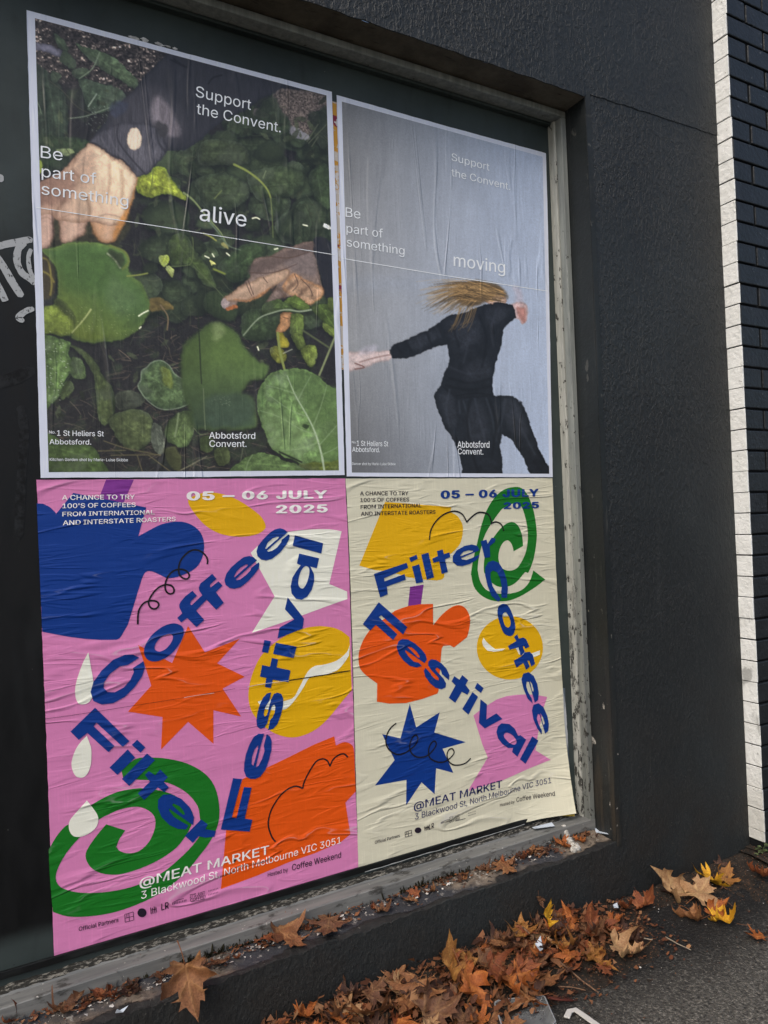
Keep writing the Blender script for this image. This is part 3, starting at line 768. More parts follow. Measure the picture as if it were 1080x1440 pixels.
filt = [
 [R5([(317,-23),(525,180),(485,215),(325,68),(308,90),(435,210),(398,247),(270,130),(218,172),(168,122)])],
 [R5([(515,230),(560,280),(452,385),(405,340)])], [R5([(572,172),(622,218),(592,250),(540,203)])], [R5([(632,255),(680,295),(525,452),(480,410)])],
 [R5([(712,352),(757,398),(732,428),(765,460),(738,490),(697,460),(615,537),(577,497),(650,425),(620,385),(643,362),(682,388)])],
 [R5([(912,690),(917,640),(890,580),(840,530),(780,503),(730,505),(700,535),(698,585),(720,640),(770,690),(820,712),(868,715),(882,692),(840,668),(795,640),(768,605),(765,588)]), R5([(790,557),(830,575),(855,605),(862,625),(850,627),(785,570)])],
 [R5([(960,655),(1000,685),(985,715),(1050,725),(1040,760),(985,765),(945,757),(910,797),(862,755)])]]
pk.polys('coffee_lettering', coffee, inks['blue'], 5); pk.polys('festival_lettering', festival, inks['blue'], 5); pk.polys('filter_lettering', filt, inks['blue'], 5)
ink_w = ink('off white ink', (228,224,220), 'h', wear=.3); ink_d = ink('dark text ink', (34,26,40), 'h', wear=.3); ink_b = ink('navy text ink', (22,30,84), 'h', wear=.3)
def intro(p, L, m): p.text('intro_lettering', L, m, 4, .012)
intro(pk, [('A CHANCE TO TRY', (87,703.2),(189.3,702),(87,696.4)), ("100'S OF COFFEES", (87.5,714.8),(190.5,712.9),(87.5,708.2)),
           ('FROM INTERNATIONAL', (87.5,726.3),(217,723.3),(87.5,719.9)), ('AND INTERSTATE ROASTERS', (88.2,738.6),(246.7,732.8),(88.2,732))], ink_w)
pk.text('date_lettering', [('05 – 06 JULY', (261.9,703.9),(459.6,700.9),(261.9,691.2))], ink_w, 4, .045); pk.text('date_lettering', [('2025', (387.3,722.2),(460.2,720.6),(387.3,710.3))], ink_w, 4, .045)
pk.text('venue_lettering', [('@MEAT MARKET', (195.8,1247.5),(378,1200),(195.8,1234.2))], ink_w, 4, .012)
pk.text('address_lettering', [('3 Blackwood St, North Melbourne VIC 3051', (198.1,1263.7),(478.9,1185),(198,1252.9))], ink_w, 4, .002)
pk.text('host_lettering', [('Hosted by', (376,1232.3),(404.3,1224.9),(376,1226.6))], ink_d, 4, .006); pk.text('host_lettering', [('Coffee Weekend', (410,1223.7),(478.9,1205.4),(410,1215))], ink_d, 4, .006)
pk.text('partner_lettering', [('Official Partners', (110.6,1308.6),(166.2,1295.4),(110.6,1302.6))], ink_d, 4, .01); pk.text('partner_mark', [('LR', (226.4,1279.7),(236.8,1276.6),(226.4,1270.2))], ink_d, 4, .01); pk.text('partner_mark', [("IT'S JUST", (266.4,1262.3),(287.7,1257.2),(266.4,1257.2)), ('COFFEE!', (266.9,1267.4),(288.4,1262.3),(266.9,1263))], ink_d, 4, .01)
def logos(p, f, m):
    """the small row of partners' marks: a boxed grid, a disc, a comb of bars, an arch"""
    sh = []
    def bar(x0, y0, x1, y1, w):
        a = f([(x0,y0),(x1,y1)]); d = np.array(a[1])-np.array(a[0]); d = d/np.linalg.norm(d)*w; n = (-d[1], d[0])
        sh.append([[(a[0][0]+n[0], a[0][1]+n[1]), (a[0][0]-n[0], a[0][1]-n[1]), (a[1][0]-n[0], a[1][1]-n[1]), (a[1][0]+n[0], a[1][1]+n[1])]])
    for q in ((475,540,527,524), (475,540,478,588), (478,588,531,574), (527,524,531,574), (476,564,529,550), (500,533,504,580), (488,537,489,560)): bar(*q, .35)
    sh.append([f(ell(580,530,27,27,28))])
    for q in ((632,498,636,538), (643,500,647,535), (654,492,658,532), (664,494,668,528), (632,515,667,506)): bar(*q, .5)
    for q in ((764,470,800,452), (800,452,834,444)): bar(*q, .3)
    for i in range(9): bar(766+i*10, 482-i*2.6, 767+i*10, 470-i*2.6, .42)
    for i in range(7): bar(985+i*9, 402-i*2.6, 986+i*9, 394-i*2.6, .3); bar(985+i*9, 425-i*2.6, 986+i*9, 417-i*2.6, .3)
    bar(880,464,962,446,.35)
    p.polys('partner_mark', sh[:6], m, 4); p.polys('partner_mark', sh[6:7], m, 4); p.polys('partner_mark', sh[7:12], m, 4); p.polys('partner_mark', sh[12:23], m, 4); p.polys('partner_mark', sh[23:], m, 4)
logos(pk, R7, ink_d)
# long tear lines where the paste-up split
t = NT('torn paper edge'); M_TEAR = t.done((.66,.64,.62,1), .8, None, .2)
t = NT('dark split in the paper'); M_SPLIT = t.done((.02,.018,.016,1), .9, None, .1)
pk.line('paper_tear', [(52,1012),(110,1004),(180,993),(250,982),(296,974),(330,968)], .5, M_SPLIT, 6)
pk.line('paper_tear', R3([(900,564),(980,550),(1080,537)])+R4([(150,539)]), .45, M_TEAR, 6.3)
pk.line('paper_tear', R4([(375,500),(430,488),(520,475),(630,460)]), .6, M_TEAR, 6.3)
pk.line('paper_tear', R4([(630,460),(720,446),(860,424),(1000,401)]), 1.3, M_SPLIT, 6)

# ------------------------------------------------------------------ the cream poster, its lower right corner curling off the board
def curl(x, z):
    zz = z-.668
    d = ((x-1.53)*.72 + (-.245-zz)*.62)
    a = max(0.0, d)/.16
    return .034*a**1.7 if a < 1.4 else .034*1.4**1.7+.05*(a-1.4)
cr = Poster('festival_poster', [(485.5,673),(490,760),(495,900),(499,1060),(503.5,1224)], [(776,672.5),(778,720),(781,800),(786,890),(790,960),(794,1040),(795.5,1080),(796.5,1137.5)],
            [(485.5,673),(630,673),(776,672.5)], [(503.5,1224),(600,1196),(700,1167),(760,1148),(796.5,1137.5)], -.0030, ink('cream paper', CREAM, 'h', k=1.25),
            'wrinkled cream poster with an orange cup and blue star, its bottom corner peeling', 'h', curl, 56, 80, torn=.0010)
cr.poly('yellow_cup', [K1([(365,215),(925,258),(915,300)])+curve(K1([(915,300),(975,335),(1015,400),(1020,470),(1000,560),(950,625),(870,690)]),4,False)+K1([(870,690),(862,850),(845,868),(800,877),(700,870),(560,850),(400,800),(280,790),(148,752)])], inks['yellow'], 1)
cr.poly('purple_straw', [K3([(515,150),(630,132),(605,312),(498,318)])], inks['purple'], 1)
cr.poly('orange_cup', [K3([(390,350),(500,312),(600,297),(708,295),(710,475)])+curve(K3([(710,475),(780,390),(860,325),(930,305),(985,335),(1020,410),(1015,500),(995,575)]),4,False)+K3([(995,575),(885,662),(850,643),(795,648),(782,670),(770,800)])
        + K5([(755,245),(745,270),(620,315),(480,350),(340,355),(235,338),(238,185)])+curve(K5([(238,185),(140,112),(95,60),(80,0)]),4,False)+curve(K3([(80,760),(85,700),(120,600),(190,495),(225,455)]),4,False)+K3([(300,420)])], inks['orange'], 2)
gs_o = K4([(760,170),(640,245),(540,290),(440,308),(330,295),(230,240),(170,160),(148,60)])+K2([(145,930),(160,820),(200,650),(240,480),(290,330),(370,200),(460,125),(560,100),(630,115),(690,190),(740,330),(765,480),(768,600),(740,780),(690,910)])+K4([(660,30),(600,100),(540,150),(470,170),(400,165),(330,120),(290,60)])+K2([(268,900),(270,800),(290,710),(320,640),(380,550),(440,480),(510,435),(560,440),(600,480),(630,560),(640,660)])
gs_i = K2([(550,710),(530,640),(490,605),(440,640),(410,720),(408,800),(440,870),(510,895),(580,870),(630,800),(670,700),(685,560),(670,430),(632,300),(590,258),(530,262),(470,290),(430,320),(350,430),(280,550),(240,680),(215,800),(208,900)])+K4([(210,20),(230,110),(280,190),(350,222),(450,238),(560,225),(640,190),(700,120),(738,15)])
cr.poly('green_swirl', [K4([(850,100)])+curve(gs_o,3,False)+K2([(640,660)])+curve(gs_i,3,False)+K4([(738,15)])], inks['green'], 1)
cr.poly('yellow_circle', [K4(ell(514,748,314,301))], inks['yellow'], 1)
cr.polys('white_wave', [[K4([(262,650),(290,690),(340,735),(375,760),(470,755),(440,775),(360,785),(300,775),(260,730),(250,690)])], [K4([(560,740),(590,735),(640,770),(660,790),(720,800),(800,772),(797,812),(740,838),(660,815),(600,810),(575,760)])]], inks['white'], 2)
cr.poly('blue_star', [K5([(513,355),(567,555),(765,428),(720,598),(985,680),(790,735),(880,938),(735,900),(722,1118),(612,1018),(482,1212),(485,998),(220,1045),(385,830),(280,612),(435,648)])], inks['blue'], 1)
cr.poly('pink_star', [K6([(222,545),(290,490),(350,452),(430,402),(520,372),(620,360),(720,357),(800,365),(880,380),(850,470),(800,700),(775,855),(910,940)])+K8([(600,190),(400,280),(110,370)])+K7([(990,222)])+K6([(350,920),(300,800),(255,650)])], ink('pink ink', PINK, 'h'), 1, cut=True)
cr.line('black_squiggle', K1([(738,535),(745,470),(770,410),(820,350),(880,310),(950,293),(1010,315),(1040,360),(1052,387)]), 1.8, inks['black'], 4)
cr.line('black_squiggle', K2([(102,435),(150,385),(210,345),(270,345),(315,370),(340,440)]), 1.8, inks['black'], 4)
cr.line('black_squiggle', K2([(330,450),(380,432),(430,455),(455,518)]), 1.6, inks['black'], 4)
cr.line('black_squiggle', K5([(398,520),(350,560),(318,620),(310,680),(335,740),(390,778),(450,778),(510,745),(560,700),(580,650),(565,620),(535,640),(512,700),(520,760),(560,800),(620,805),(670,785),(720,730),(735,690),(715,670),(685,700),(670,750),(680,810),(740,845),(800,845),(850,815),(885,770),(870,735),(840,745),(825,790),(840,840),(880,870),(940,870),(990,850),(1025,815)]), 1.7, inks['black'], 4)
cfilt = [
 [K3([(208,42),(485,-52),(497,-10),(295,78),(298,105),(468,42),(478,90),(318,148),(325,213),(262,240)])], [K1([(590,760),(650,740),(685,890),(625,902)])], [K1([(568,685),(628,660),(638,695),(578,722)])],
 [K1([(668,660),(728,642),(775,850),(715,870)])], [K1([(800,630),(848,615),(858,655),(905,640),(912,680),(868,698),(892,805),(840,822),(820,715),(770,728),(762,692),(808,672)])],
 [K2([(222,700),(205,660),(150,645),(80,660),(10,700),(-30,755),(-30,810),(10,845),(60,850),(130,830),(190,795),(220,760),(222,742),(150,775),(100,793),(55,785),(48,775)]), K2([(40,750),(70,715),(120,700),(165,705),(160,715),(45,757)])],
 [K2([(235,615),(290,600),(300,640),(340,580),(375,590),(370,620),(320,660),(325,765),(272,772)])]]
ccof = [
 [A7([(175,682),(90,610),(40,480),(10,350),(10,250),(50,185),(110,165),(180,190),(240,280),(280,400),(298,520),(285,632),(218,632),(212,555),(220,500),(200,390),(160,310),(110,288),(78,310),(75,380),(105,490),(160,580),(208,650)])],
 [curve(A7([(250,710),(300,735),(350,830),(385,950),(388,1040),(350,1110),(290,1110),(240,1070),(195,960),(168,850),(170,770),(200,725)]),3), curve(A7([(265,815),(300,850),(330,930),(325,990),(295,1010),(260,985),(235,910),(230,845)]),3)],
 [A7([(415,1095),(435,1150),(490,1135),(530,1160),(568,1250),(520,1275),(500,1240),(485,1250),(510,1320),(460,1370),(430,1260),(320,1290),(298,1245),(405,1180),(375,1130)])],
 [[(737,917),(743.7,916.3),(748.1,920.7),(751.1,933.3),(745.9,937),(743,928.6),(740.4,928.9),(743.7,937),(738.6,941.7),(734.7,931.8),(725.2,938.5),(721.2,928.9),(732.6,922.2)]],
 [K6([(768,430),(797,405),(803,345),(790,265),(757,190),(712,158),(665,172),(648,225),(668,310),(705,395),(748,438),(738,390),(705,330),(690,280),(695,240),(715,245)]), K6([(722,232),(742,262),(757,315),(752,335),(742,318)])],
 [K6([(860,708),(888,680),(893,620),(880,550),(845,470),(800,435),(755,450),(742,500),(755,580),(790,660),(830,715),(830,680),(800,620),(785,570),(795,530),(810,535)]), K6([(815,520),(840,560),(855,610),(848,635),(835,600)])]]
cfest = [
 [K3([(250,280),(490,490),(455,552),(270,390),(250,405),(405,550),(370,598),(225,470),(178,518),(115,465)])],
 [A8([(325,290),(352,240),(335,180),(280,110),(200,40),(110,-10),(40,-15),(-7,15),(-30,90),(0,180),(60,260),(140,325),(220,345),(290,327),(255,288),(190,272),(120,205),(80,145),(78,122)]), A8([(105,80),(160,90),(220,140),(260,200),(262,225),(235,215)])],
 [A8([(335,350),(315,385),(330,455),(390,540),(460,600),(540,620),(590,595),(595,545),(560,480),(520,440),(470,385),(460,362),(480,345),(530,380),(545,430),(575,455),(630,505),(638,440),(600,360),(540,295),(470,250),(410,240),(370,270),(370,320),(410,380),(460,430),(505,480),(500,508),(460,495),(410,445),(400,420)])],
 [A8([(800,440),(875,505),(840,565),(895,635),(865,690),(795,650),(712,790),(630,728),(715,570),(665,520),(700,455),(765,500)])], [A8([(930,655),(1000,715),(878,940),(800,870)])], [A8([(990,540),(1070,605),(1035,668),(957,605)])],
 [K6([(283,400),(340,445),(335,580),(425,525),(478,575),(320,660),(268,610)])],
 [K6([(470,615),(540,620),(590,665),(618,725),(640,720),(690,760),(612,912),(565,870),(575,832),(530,835),(480,800),(440,750),(425,690),(440,640)]), curve(K6([(510,697),(555,710),(590,745),(605,780),(590,805),(550,795),(510,760),(490,725)]),3)],
 [K6([(745,730),(800,770),(685,975),(635,935)])]]
cr.polys('filter_lettering', cfilt, inks['blue'], 5); cr.polys('coffee_lettering', ccof, inks['blue'], 5); cr.polys('festival_lettering', cfest, inks['blue'], 5)
intro(cr, [('A CHANCE TO TRY', (505.5,696.7),(573.3,696.3),(505.5,691.1)), ("100'S OF COFFEES", (505.8,705.8),(574.5,705),(505.8,700.4)),
           ('FROM INTERNATIONAL', (506.2,715.8),(591.7,713.3),(506.2,710.3)), ('AND INTERSTATE ROASTERS', (506.7,725.3),(611.4,722.5),(506.7,719.8))], ink_d)
cr.text('date_lettering', [('05 – 06 JULY', (618.7,701.4),(756.3,698.1),(618.7,689.9))], inks['blue'], 4, .045); cr.text('date_lettering', [('2025', (707,715.9),(757,714.7),(707,706.6))], inks['blue'], 4, .045)
cr.text('venue_lettering', [('@MEAT MARKET', (580.9,1139.2),(705,1106.7),(580.9,1128))], ink_b, 4, .010)
cr.text('address_lettering', [('3 Blackwood St, North Melbourne VIC 3051', (582.5,1152.2),(772,1099.5),(582.5,1143.8))], ink_b, 4, .002)
cr.text('host_lettering', [('Hosted by', (702,1133.8),(722.5,1128.8),(702,1129.4))], ink_d, 4, .004); cr.text('host_lettering', [('Coffee Weekend', (725,1127.5),(775,1116.5),(725,1121))], ink_d, 4, .004)
cr.text('partner_lettering', [('Official Partners', (526.2,1186.2),(561.2,1176.3),(526.2,1181.8))], ink_d, 4, .008); cr.text('partner_mark', [('LR', (602.5,1166.2),(609.3,1163.6),(602.5,1159))], ink_d, 4, .008); cr.text('partner_mark', [("IT'S JUST", (630.6,1152.2),(645.2,1148),(630.6,1148.4)), ('COFFEE!', (631,1156.6),(645.5,1152.2),(631,1152.9))], ink_d, 4, .008)
def LK(p):                                               # the pink poster's row of marks, carried over to the cream one
    q = np.array(p, float); u = (q[:,0]-475)/(950-475); b = q[:,1]-(588-(q[:,0]-478)*.262)
    return [(568.5+a*83, 1176.8-a*23.5+c*.150) for a, c in zip(u, b)]
logos(cr, LK, ink_d)
# ------------------------------------------------------------------ the two photographic posters, printed point by point
def _hash(ix, iy, s):
    h = (ix.astype(np.int64)*374761393 + iy.astype(np.int64)*668265263 + s*1442695041) & 0x7fffffff
    h = ((h ^ (h >> 13))*1274126177) & 0x7fffffff
    return ((h ^ (h >> 16)) & 0xffff)/65535.0
def vnoise(x, y, s=0):
    ix, iy = np.floor(x), np.floor(y); fx, fy = x-ix, y-iy; fx = fx*fx*(3-2*fx); fy = fy*fy*(3-2*fy)
    a, b, c, d = _hash(ix,iy,s), _hash(ix+1,iy,s), _hash(ix,iy+1,s), _hash(ix+1,iy+1,s)
    return (a*(1-fx)+b*fx)*(1-fy)+(c*(1-fx)+d*fx)*fy
def fbm(x, y, s=0, o=4):
    v = 0; a = .5; t = 0
    for i in range(o): v = v+a*vnoise(x*2**i, y*2**i, s+i); t += a; a *= .55
    return v/t

_rsh = random.Random(9)
def rs_(a, b): return (a+b)/2
class Print:
    """A photographic print: a fine grid whose points carry printed colour, drawn with soft-edged shapes."""
    def __init__(s, poster, inset, nx, nz):
        s.p = poster; s.nx, s.nz = nx, nz
        L = []; W = np.linalg.norm(poster.T[-1]-poster.T[0]); H = np.linalg.norm(poster.L[-1]-poster.L[0])
        il, ir, it, ib = inset
        A = il/W+(1-(il+ir)/W)*np.arange(nx+1)/nx; B = it/H+(1-(it+ib)/H)*np.arange(nz+1)/nz
        a, b = np.meshgrid(A, B)
        p = poster; T0, T1, B0, B1 = p.T[0], p.T[-1], p.B[0], p.B[-1]
        a_, b_ = a[..., None], b[..., None]
        xz = T0*(1-a_)*(1-b_)+T1*a_*(1-b_)+B0*(1-a_)*b_+B1*a_*b_
        s.xz = xz.reshape(-1, 2)
        P = np.stack([s.xz[:,0], np.zeros(len(s.xz)), s.xz[:,1]], -1)
        s.x, s.y = to_px(P); s.c = np.zeros((len(s.x), 3))
        s.wx = s.x+2.6*(fbm(s.x*.07, s.y*.07, 61, 3)-.5)*2+1.0*(fbm(s.x*.35, s.y*.35, 62, 2)-.5)*2; s.wy = s.y+2.6*(fbm(s.x*.07, s.y*.07, 63, 3)-.5)*2+1.0*(fbm(s.x*.35, s.y*.35, 64, 2)-.5)*2
        s.lab = np.zeros(len(s.x), int)
    def box(s, pts, m):
        q = np.array(pts); return np.where((s.x > q[:,0].min()-m) & (s.x < q[:,0].max()+m) & (s.y > q[:,1].min()-m) & (s.y < q[:,1].max()+m))[0]
    def sd(s, pts, I):
        """signed distance (pixels, inside positive) from a closed outline"""
        x, y = s.wx[I], s.wy[I]; d = np.full(len(I), 1e9); ins = np.zeros(len(I), bool); n = len(pts)
        for i in range(n):
            ax, ay = pts[i]; bx, by = pts[(i+1) % n]; ex, ey = bx-ax, by-ay
            t = np.clip(((x-ax)*ex+(y-ay)*ey)/(ex*ex+ey*ey+1e-9), 0, 1)
            d = np.minimum(d, (x-ax-ex*t)**2+(y-ay-ey*t)**2)
            c = (ay > y) != (by > y)
            ins ^= c & (x < ex*(y-ay)/(ey if abs(ey) > 1e-9 else 1e-9)+ax)
        return np.where(ins, 1, -1)*np.sqrt(d)
    def blend(s, I, a, col): s.c[I] = s.c[I]*(1-a[:,None])+col*a[:,None]
    def blob(s, pts, col, soft=.8, edge=None, ew=6, tex=.18, ts=.35, grad=None, lab=None, op=1.0, seed=0, smooth=True, stretch=(1,1)):
        if smooth: pts = curve(pts, 4)
        I = s.box(pts, soft*3+2)
        if not len(I): return
        d = s.sd(pts, I); a = np.clip(d/(2*soft)+.5, 0, 1); a = a*a*(3-2*a)*op
        x, y = s.x[I], s.y[I]
        k = np.array(col, float)[None]*np.ones((len(I), 1))
        if grad:                                         # ((x, y), (x, y), colour at the second)
            (x0, y0), (x1, y1), c2 = grad; ex, ey = x1-x0, y1-y0
            t = np.clip(((x-x0)*ex+(y-y0)*ey)/(ex*ex+ey*ey), 0, 1)[:,None]; k = k*(1-t)+np.array(c2, float)*t
        if edge is not None:
            t = np.clip(1-d/ew, 0, 1)[:,None]**1.5; k = k*(1-t)+np.array(edge, float)*t
        n = fbm(x*ts*stretch[0]*.3, y*ts*stretch[1]*.3, seed+7)-.5
        n2 = fbm(x*ts*stretch[0], y*ts*stretch[1], seed+19)-.5
        k = k*(1+tex*2*n[:,None]+tex*1.6*n2[:,None])
        # foliage: uneven blade, a midrib and faint side veins along the outline's long axis
        q = np.array(pts); ctr = q.mean(0); U, S, W = np.linalg.svd(q-ctr, full_matrices=False); ax = W[0]; L = (q-ctr)@ax
        if col[1] > col[0] and col[1] > col[2] and lab is None and L.max()-L.min() > 16 and op > .75:
            u = (x-ctr[0])*ax[0]+(y-ctr[1])*ax[1]; v = -(x-ctr[0])*ax[1]+(y-ctr[1])*ax[0]; w = (L.max()-L.min())/2; vm = np.abs((q-ctr)@np.array([-ax[1], ax[0]])).max()+1e-6
            sg = 1 if seed % 2 else -1
            k = k*(1+.16*sg*np.clip(v/vm, -1, 1)[:,None]+.08*np.clip(u/w, -1, 1)[:,None])
            if soft < 2:
                ph = (u/w*.9+np.abs(v)/vm*.55*sg)*9.0/2+.5*fbm(x*.05, y*.05, seed+5); vn = np.abs((ph % 1)-.5); wob = .06
                k = k*(1+.26*(np.clip(1-np.abs(v)/(.9+.02*w), 0, 1)*np.clip(1.1-np.abs(u)/w, 0, 1))[:,None])
                vm_ = np.clip((fbm(x*.09, y*.09, seed+3)-.38)*4, 0, 1)*min(1, w/22); k = k*(1+.16*(np.clip(1-vn/(.08), 0, 1)*vm_)[:,None])*(1-.07*(np.clip((vn-.3)/.2, 0, 1)*vm_)[:,None])
                bl_ = np.abs(fbm(x*.10, y*.10, seed+11, 4)-.5)*2; k = k*(.86+.62*bl_[:,None])
                shn = np.clip((fbm(x*.045, y*.045, seed+23, 3)-.56)*5, 0, 1)*.34; k = k*(1-shn[:,None])+np.array([146,164,140])*(k.mean()/95)*shn[:,None]
            t = np.clip(1-np.abs(d-1.2)/1.3, 0, 1)*(.5+.5*np.clip((u/w)*sg, -1, 1)); k = k*(1+.22*t[:,None])
            sh = [(px_+rs_(-3, 2), py_+2.5) for (px_, py_) in pts]
            J = s.box(sh, 12); e = np.clip(s.sd(sh, J)/9+.5, 0, 1); s.c[J] *= (1-.42*e*op)[:,None]
        s.blend(I, a, k)
        if lab is not None: s.lab[I[a > .5]] = lab
    def stroke(s, pts, col, w=1.0, soft=.6, w2=None, op=1.0, smooth=True, lab=None):
        if smooth and len(pts) > 2: pts = curve(pts, 5, False)+[pts[-1]]
        I = s.box(pts, w+soft*2+2)
        if not len(I): return
        x, y = s.x[I], s.y[I]; best = np.full(len(I), 1e9); ww = np.full(len(I), w/2.0); n = len(pts)-1
        for i in range(n):
            ax, ay = pts[i]; bx, by = pts[i+1]; ex, ey = bx-ax, by-ay
            t = np.clip(((x-ax)*ex+(y-ay)*ey)/(ex*ex+ey*ey+1e-9), 0, 1)
            d = np.sqrt((x-ax-ex*t)**2+(y-ay-ey*t)**2); m = d < best
            best = np.where(m, d, best)
            if w2 is not None: ww = np.where(m, (w+(w2-w)*(i+t)/n)/2, ww)
        a = np.clip((ww-best)/(2*soft)+.5, 0, 1)*op
        s.blend(I, a, np.array(col, float)[None])
        if lab is not None: s.lab[I[a > .5]] = lab
    def grade(s, c):
        """the muted, slightly lifted inks of the print: greens lean to olive"""
        g = c.copy(); m = np.clip((c[:,1]-np.maximum(c[:,0], c[:,2]))/60, 0, 1)
        g[:,0] += m*12; g[:,2] -= m*6
        g = g*(.90+.0010*g.mean(1, keepdims=True))
        l = g.mean(1, keepdims=True); g = l+(g-l)*s.sat
        gr = fbm(s.x*1.3, s.y*1.3, 40, 2)-.5
        return s.lift+g*(1+.16*gr[:,None])
    sat, lift = .86, 7
    def build(s, name, mat, parts, k):
        """links the print; labelled regions become printed parts of their own"""
        n1 = s.nx+1; V = np.array([s.p.pos(q, 1) for q in s.xz])
        j, i = np.meshgrid(np.arange(s.nz), np.arange(s.nx), indexing='ij'); a = (j*n1+i).ravel()
        Q = np.stack([a, a+n1, a+n1+1, a+1], -1); fl = s.lab[a]
        C = lin(np.clip(s.grade(s.c), 0, 255))*k
        root = None
        for lab in sorted(set(fl)):
            q = Q[fl == lab]; u, inv = np.unique(q, return_inverse=True); inv = inv.reshape(q.shape)
            me = bpy.data.meshes.new('m'); me.vertices.add(len(u)); me.vertices.foreach_set('co', V[u].astype(np.float32).ravel())
            me.loops.add(inv.size); me.loops.foreach_set('vertex_index', inv.ravel().astype(np.int32))
            me.polygons.add(len(q)); me.polygons.foreach_set('loop_start', np.arange(0, inv.size, 4, dtype=np.int32))
            try: me.polygons.foreach_set('loop_total', np.full(len(q), 4, dtype=np.int32))
            except Exception: pass
            at_ = me.attributes.new('print', 'FLOAT_COLOR', 'POINT')
            at_.data.foreach_set('color', np.concatenate([C[u], np.ones((len(u), 1))], 1).astype(np.float32).ravel())
            me.update(calc_edges=True); me.validate()
            link(name if lab == 0 else parts[lab][0], me, mat, s.p.o)

border = (206,211,224)
M_BORDER = ink('white poster paper', border, 'v', k=1.30, wear=.1, gloss=.4)
M_PRINT = print_mat('gloss photographic print', 'v')
ink_l = ink('white lettering ink', (226,230,232), 'v', k=1.3, wear=.1)
rs = random.Random(3); rn = np.random.RandomState(4)

al = Poster('garden_poster', [(37,15),(44,250),(51,460),(57,672)], [(466,130),(473,320),(479,500),(484,668)], [(37,15),(250,73),(466,130)], [(57,672),(270,671),(484,668)],
            -.0034, M_BORDER, 'large garden photograph poster, hands reaching among green leaves, in a white border', 'v', torn=.0010)
P = Print(al, (.019,.019,.016,.014), 430, 600)
C1 = lambda p: Z(40,20,220,1080,p); C2 = lambda p: Z(240,60,240,1080,p); C3 = lambda p: Z(40,180,220,1080,p); C4 = lambda p: Z(240,230,240,1080,p)
C5 = lambda p: Z(40,340,220,1080,p); C6 = lambda p: Z(240,340,250,1080,p); C7 = lambda p: Z(50,500,220,1080,p); C8 = lambda p: Z(250,480,240,1080,p)
n0 = fbm(P.x*.06, P.y*.06, 1); n1_ = fbm(P.x*.5, P.y*.5, 2)
P.c[:] = np.array([40,38,38])*(0.72+.55*n1_[:,None])*(0.8+.4*n0[:,None])
P.c += np.clip(n0-.52, 0, 1)[:,None]*np.array([10,60,5])
chip = vnoise(P.x*.22+vnoise(P.x*.1,P.y*.1,5)*3, P.y*.34, 8); chip2 = vnoise(P.x*.5, P.y*.55, 9)
I = P.box([(40,20),(260,130)], 0); w = np.clip((118+.16*(P.x[I]-40)-P.y[I])/20, 0, 1)
P.blend(I, w, np.array([62,55,51])*(0.25+1.0*chip[I]*chip[I]+.9*chip2[I])[:,None]+np.clip(chip[I]*chip2[I]-.42,0,1)[:,None]*np.array([330,290,250]))
for _ in range(620):
    x, y = rs.uniform(150, 420), rs.uniform(395, 640)
    if rs.random() < .35: x, y = rs.uniform(60, 300), rs.uniform(560, 660)
    a = rs.uniform(-.7, .7) if rs.random() < .75 else rs.uniform(0, 3.1); l = rs.uniform(8, 26); v = rs.uniform(.6, 1.5)
    P.stroke([(x,y),(x+l*.5*math.cos(a)+rs.uniform(-2,2), y+l*.5*math.sin(a)), (x+l*math.cos(a), y+l*math.sin(a))], (86*v,74*v,60*v), rs.uniform(.5,1.3), .5, op=rs.uniform(.4,.95))
# dim foliage over the upper right
for _ in range(150):
    x, y = rs.uniform(190, 475), rs.uniform(170, 440); r = rs.uniform(7, 32); a0 = rs.uniform(0, 6.3); v = rs.uniform(.7, 1.4)
    P.blob([(x+r*(1.25 if k == 0 else 1)*math.cos(a0+k*.9)*(1+.12*rs.random()), y+r*.85*math.sin(a0+k*.9)) for k in range(7)], (54*v,70*v,46*v), rs.choice((.8,1.5,2.5)), (38*v,50*v,36*v), r*.5, .14, op=.85, seed=_)
P.blob(C1([(20,200),(130,215),(230,255),(270,310),(230,312),(130,272),(20,247)]), (112,110,126), 1.0, (70,68,78), 4)
P.blob(C1([(20,350),(90,380),(170,440),(240,540),(270,640),(270,800),(200,860),(30,870)]), (50,66,50), .9, (38,50,40), 9, .2)
P.blob(C3([(45,60),(200,60),(330,70),(430,95),(400,150),(300,220),(250,280),(60,290)]), (46,66,42), 1.4, (36,50,36), 8)
P.blob(C3([(45,235),(85,240),(90,290),(60,330),(45,330)]), (120,140,50), 2)
P.blob(C3([(190,160),(280,148),(318,175),(260,195)]), (120,140,90), 1.5)
P.blob(C1([(330,205),(420,240),(560,290),(640,350),(720,420),(755,470),(740,520),(660,480),(560,420),(480,370),(400,300)]), (72,94,66), .8, (56,76,54), 5)
P.blob(C1([(350,440),(450,470),(560,500),(660,540),(670,600),(600,650),(500,690),(420,680),(380,600)]), (62,82,62), .8, (46,62,48), 6, .25)
for q in ([(170,140),(240,180),(280,250),(250,262),(200,230)], [(250,250),(330,340),(320,390),(250,360),(215,320)], [(160,400),(220,430),(215,470),(160,480)], [(300,400),(400,380),(420,420),(330,450)]):
    P.blob(C1(q), (62,80,58), .8, (46,60,46), 4)
P.stroke(C1([(490,270),(440,380),(350,450)]), (126,148,118), 1.2); P.stroke(C1([(470,555),(440,600),(412,642)]), (150,170,150), 1.3)
P.stroke(C1([(275,725),(380,712),(450,690),(560,650)]), (120,140,116), 1.2); P.stroke(C1([(35,575),(70,630),(88,690)]), (100,124,96), 1.2)
for _ in range(60): P.stroke([(a := rs.uniform(120,160), b := rs.uniform(150,185)), (a+1, b+.6)], (130,148,130), .9, .4, op=.6)
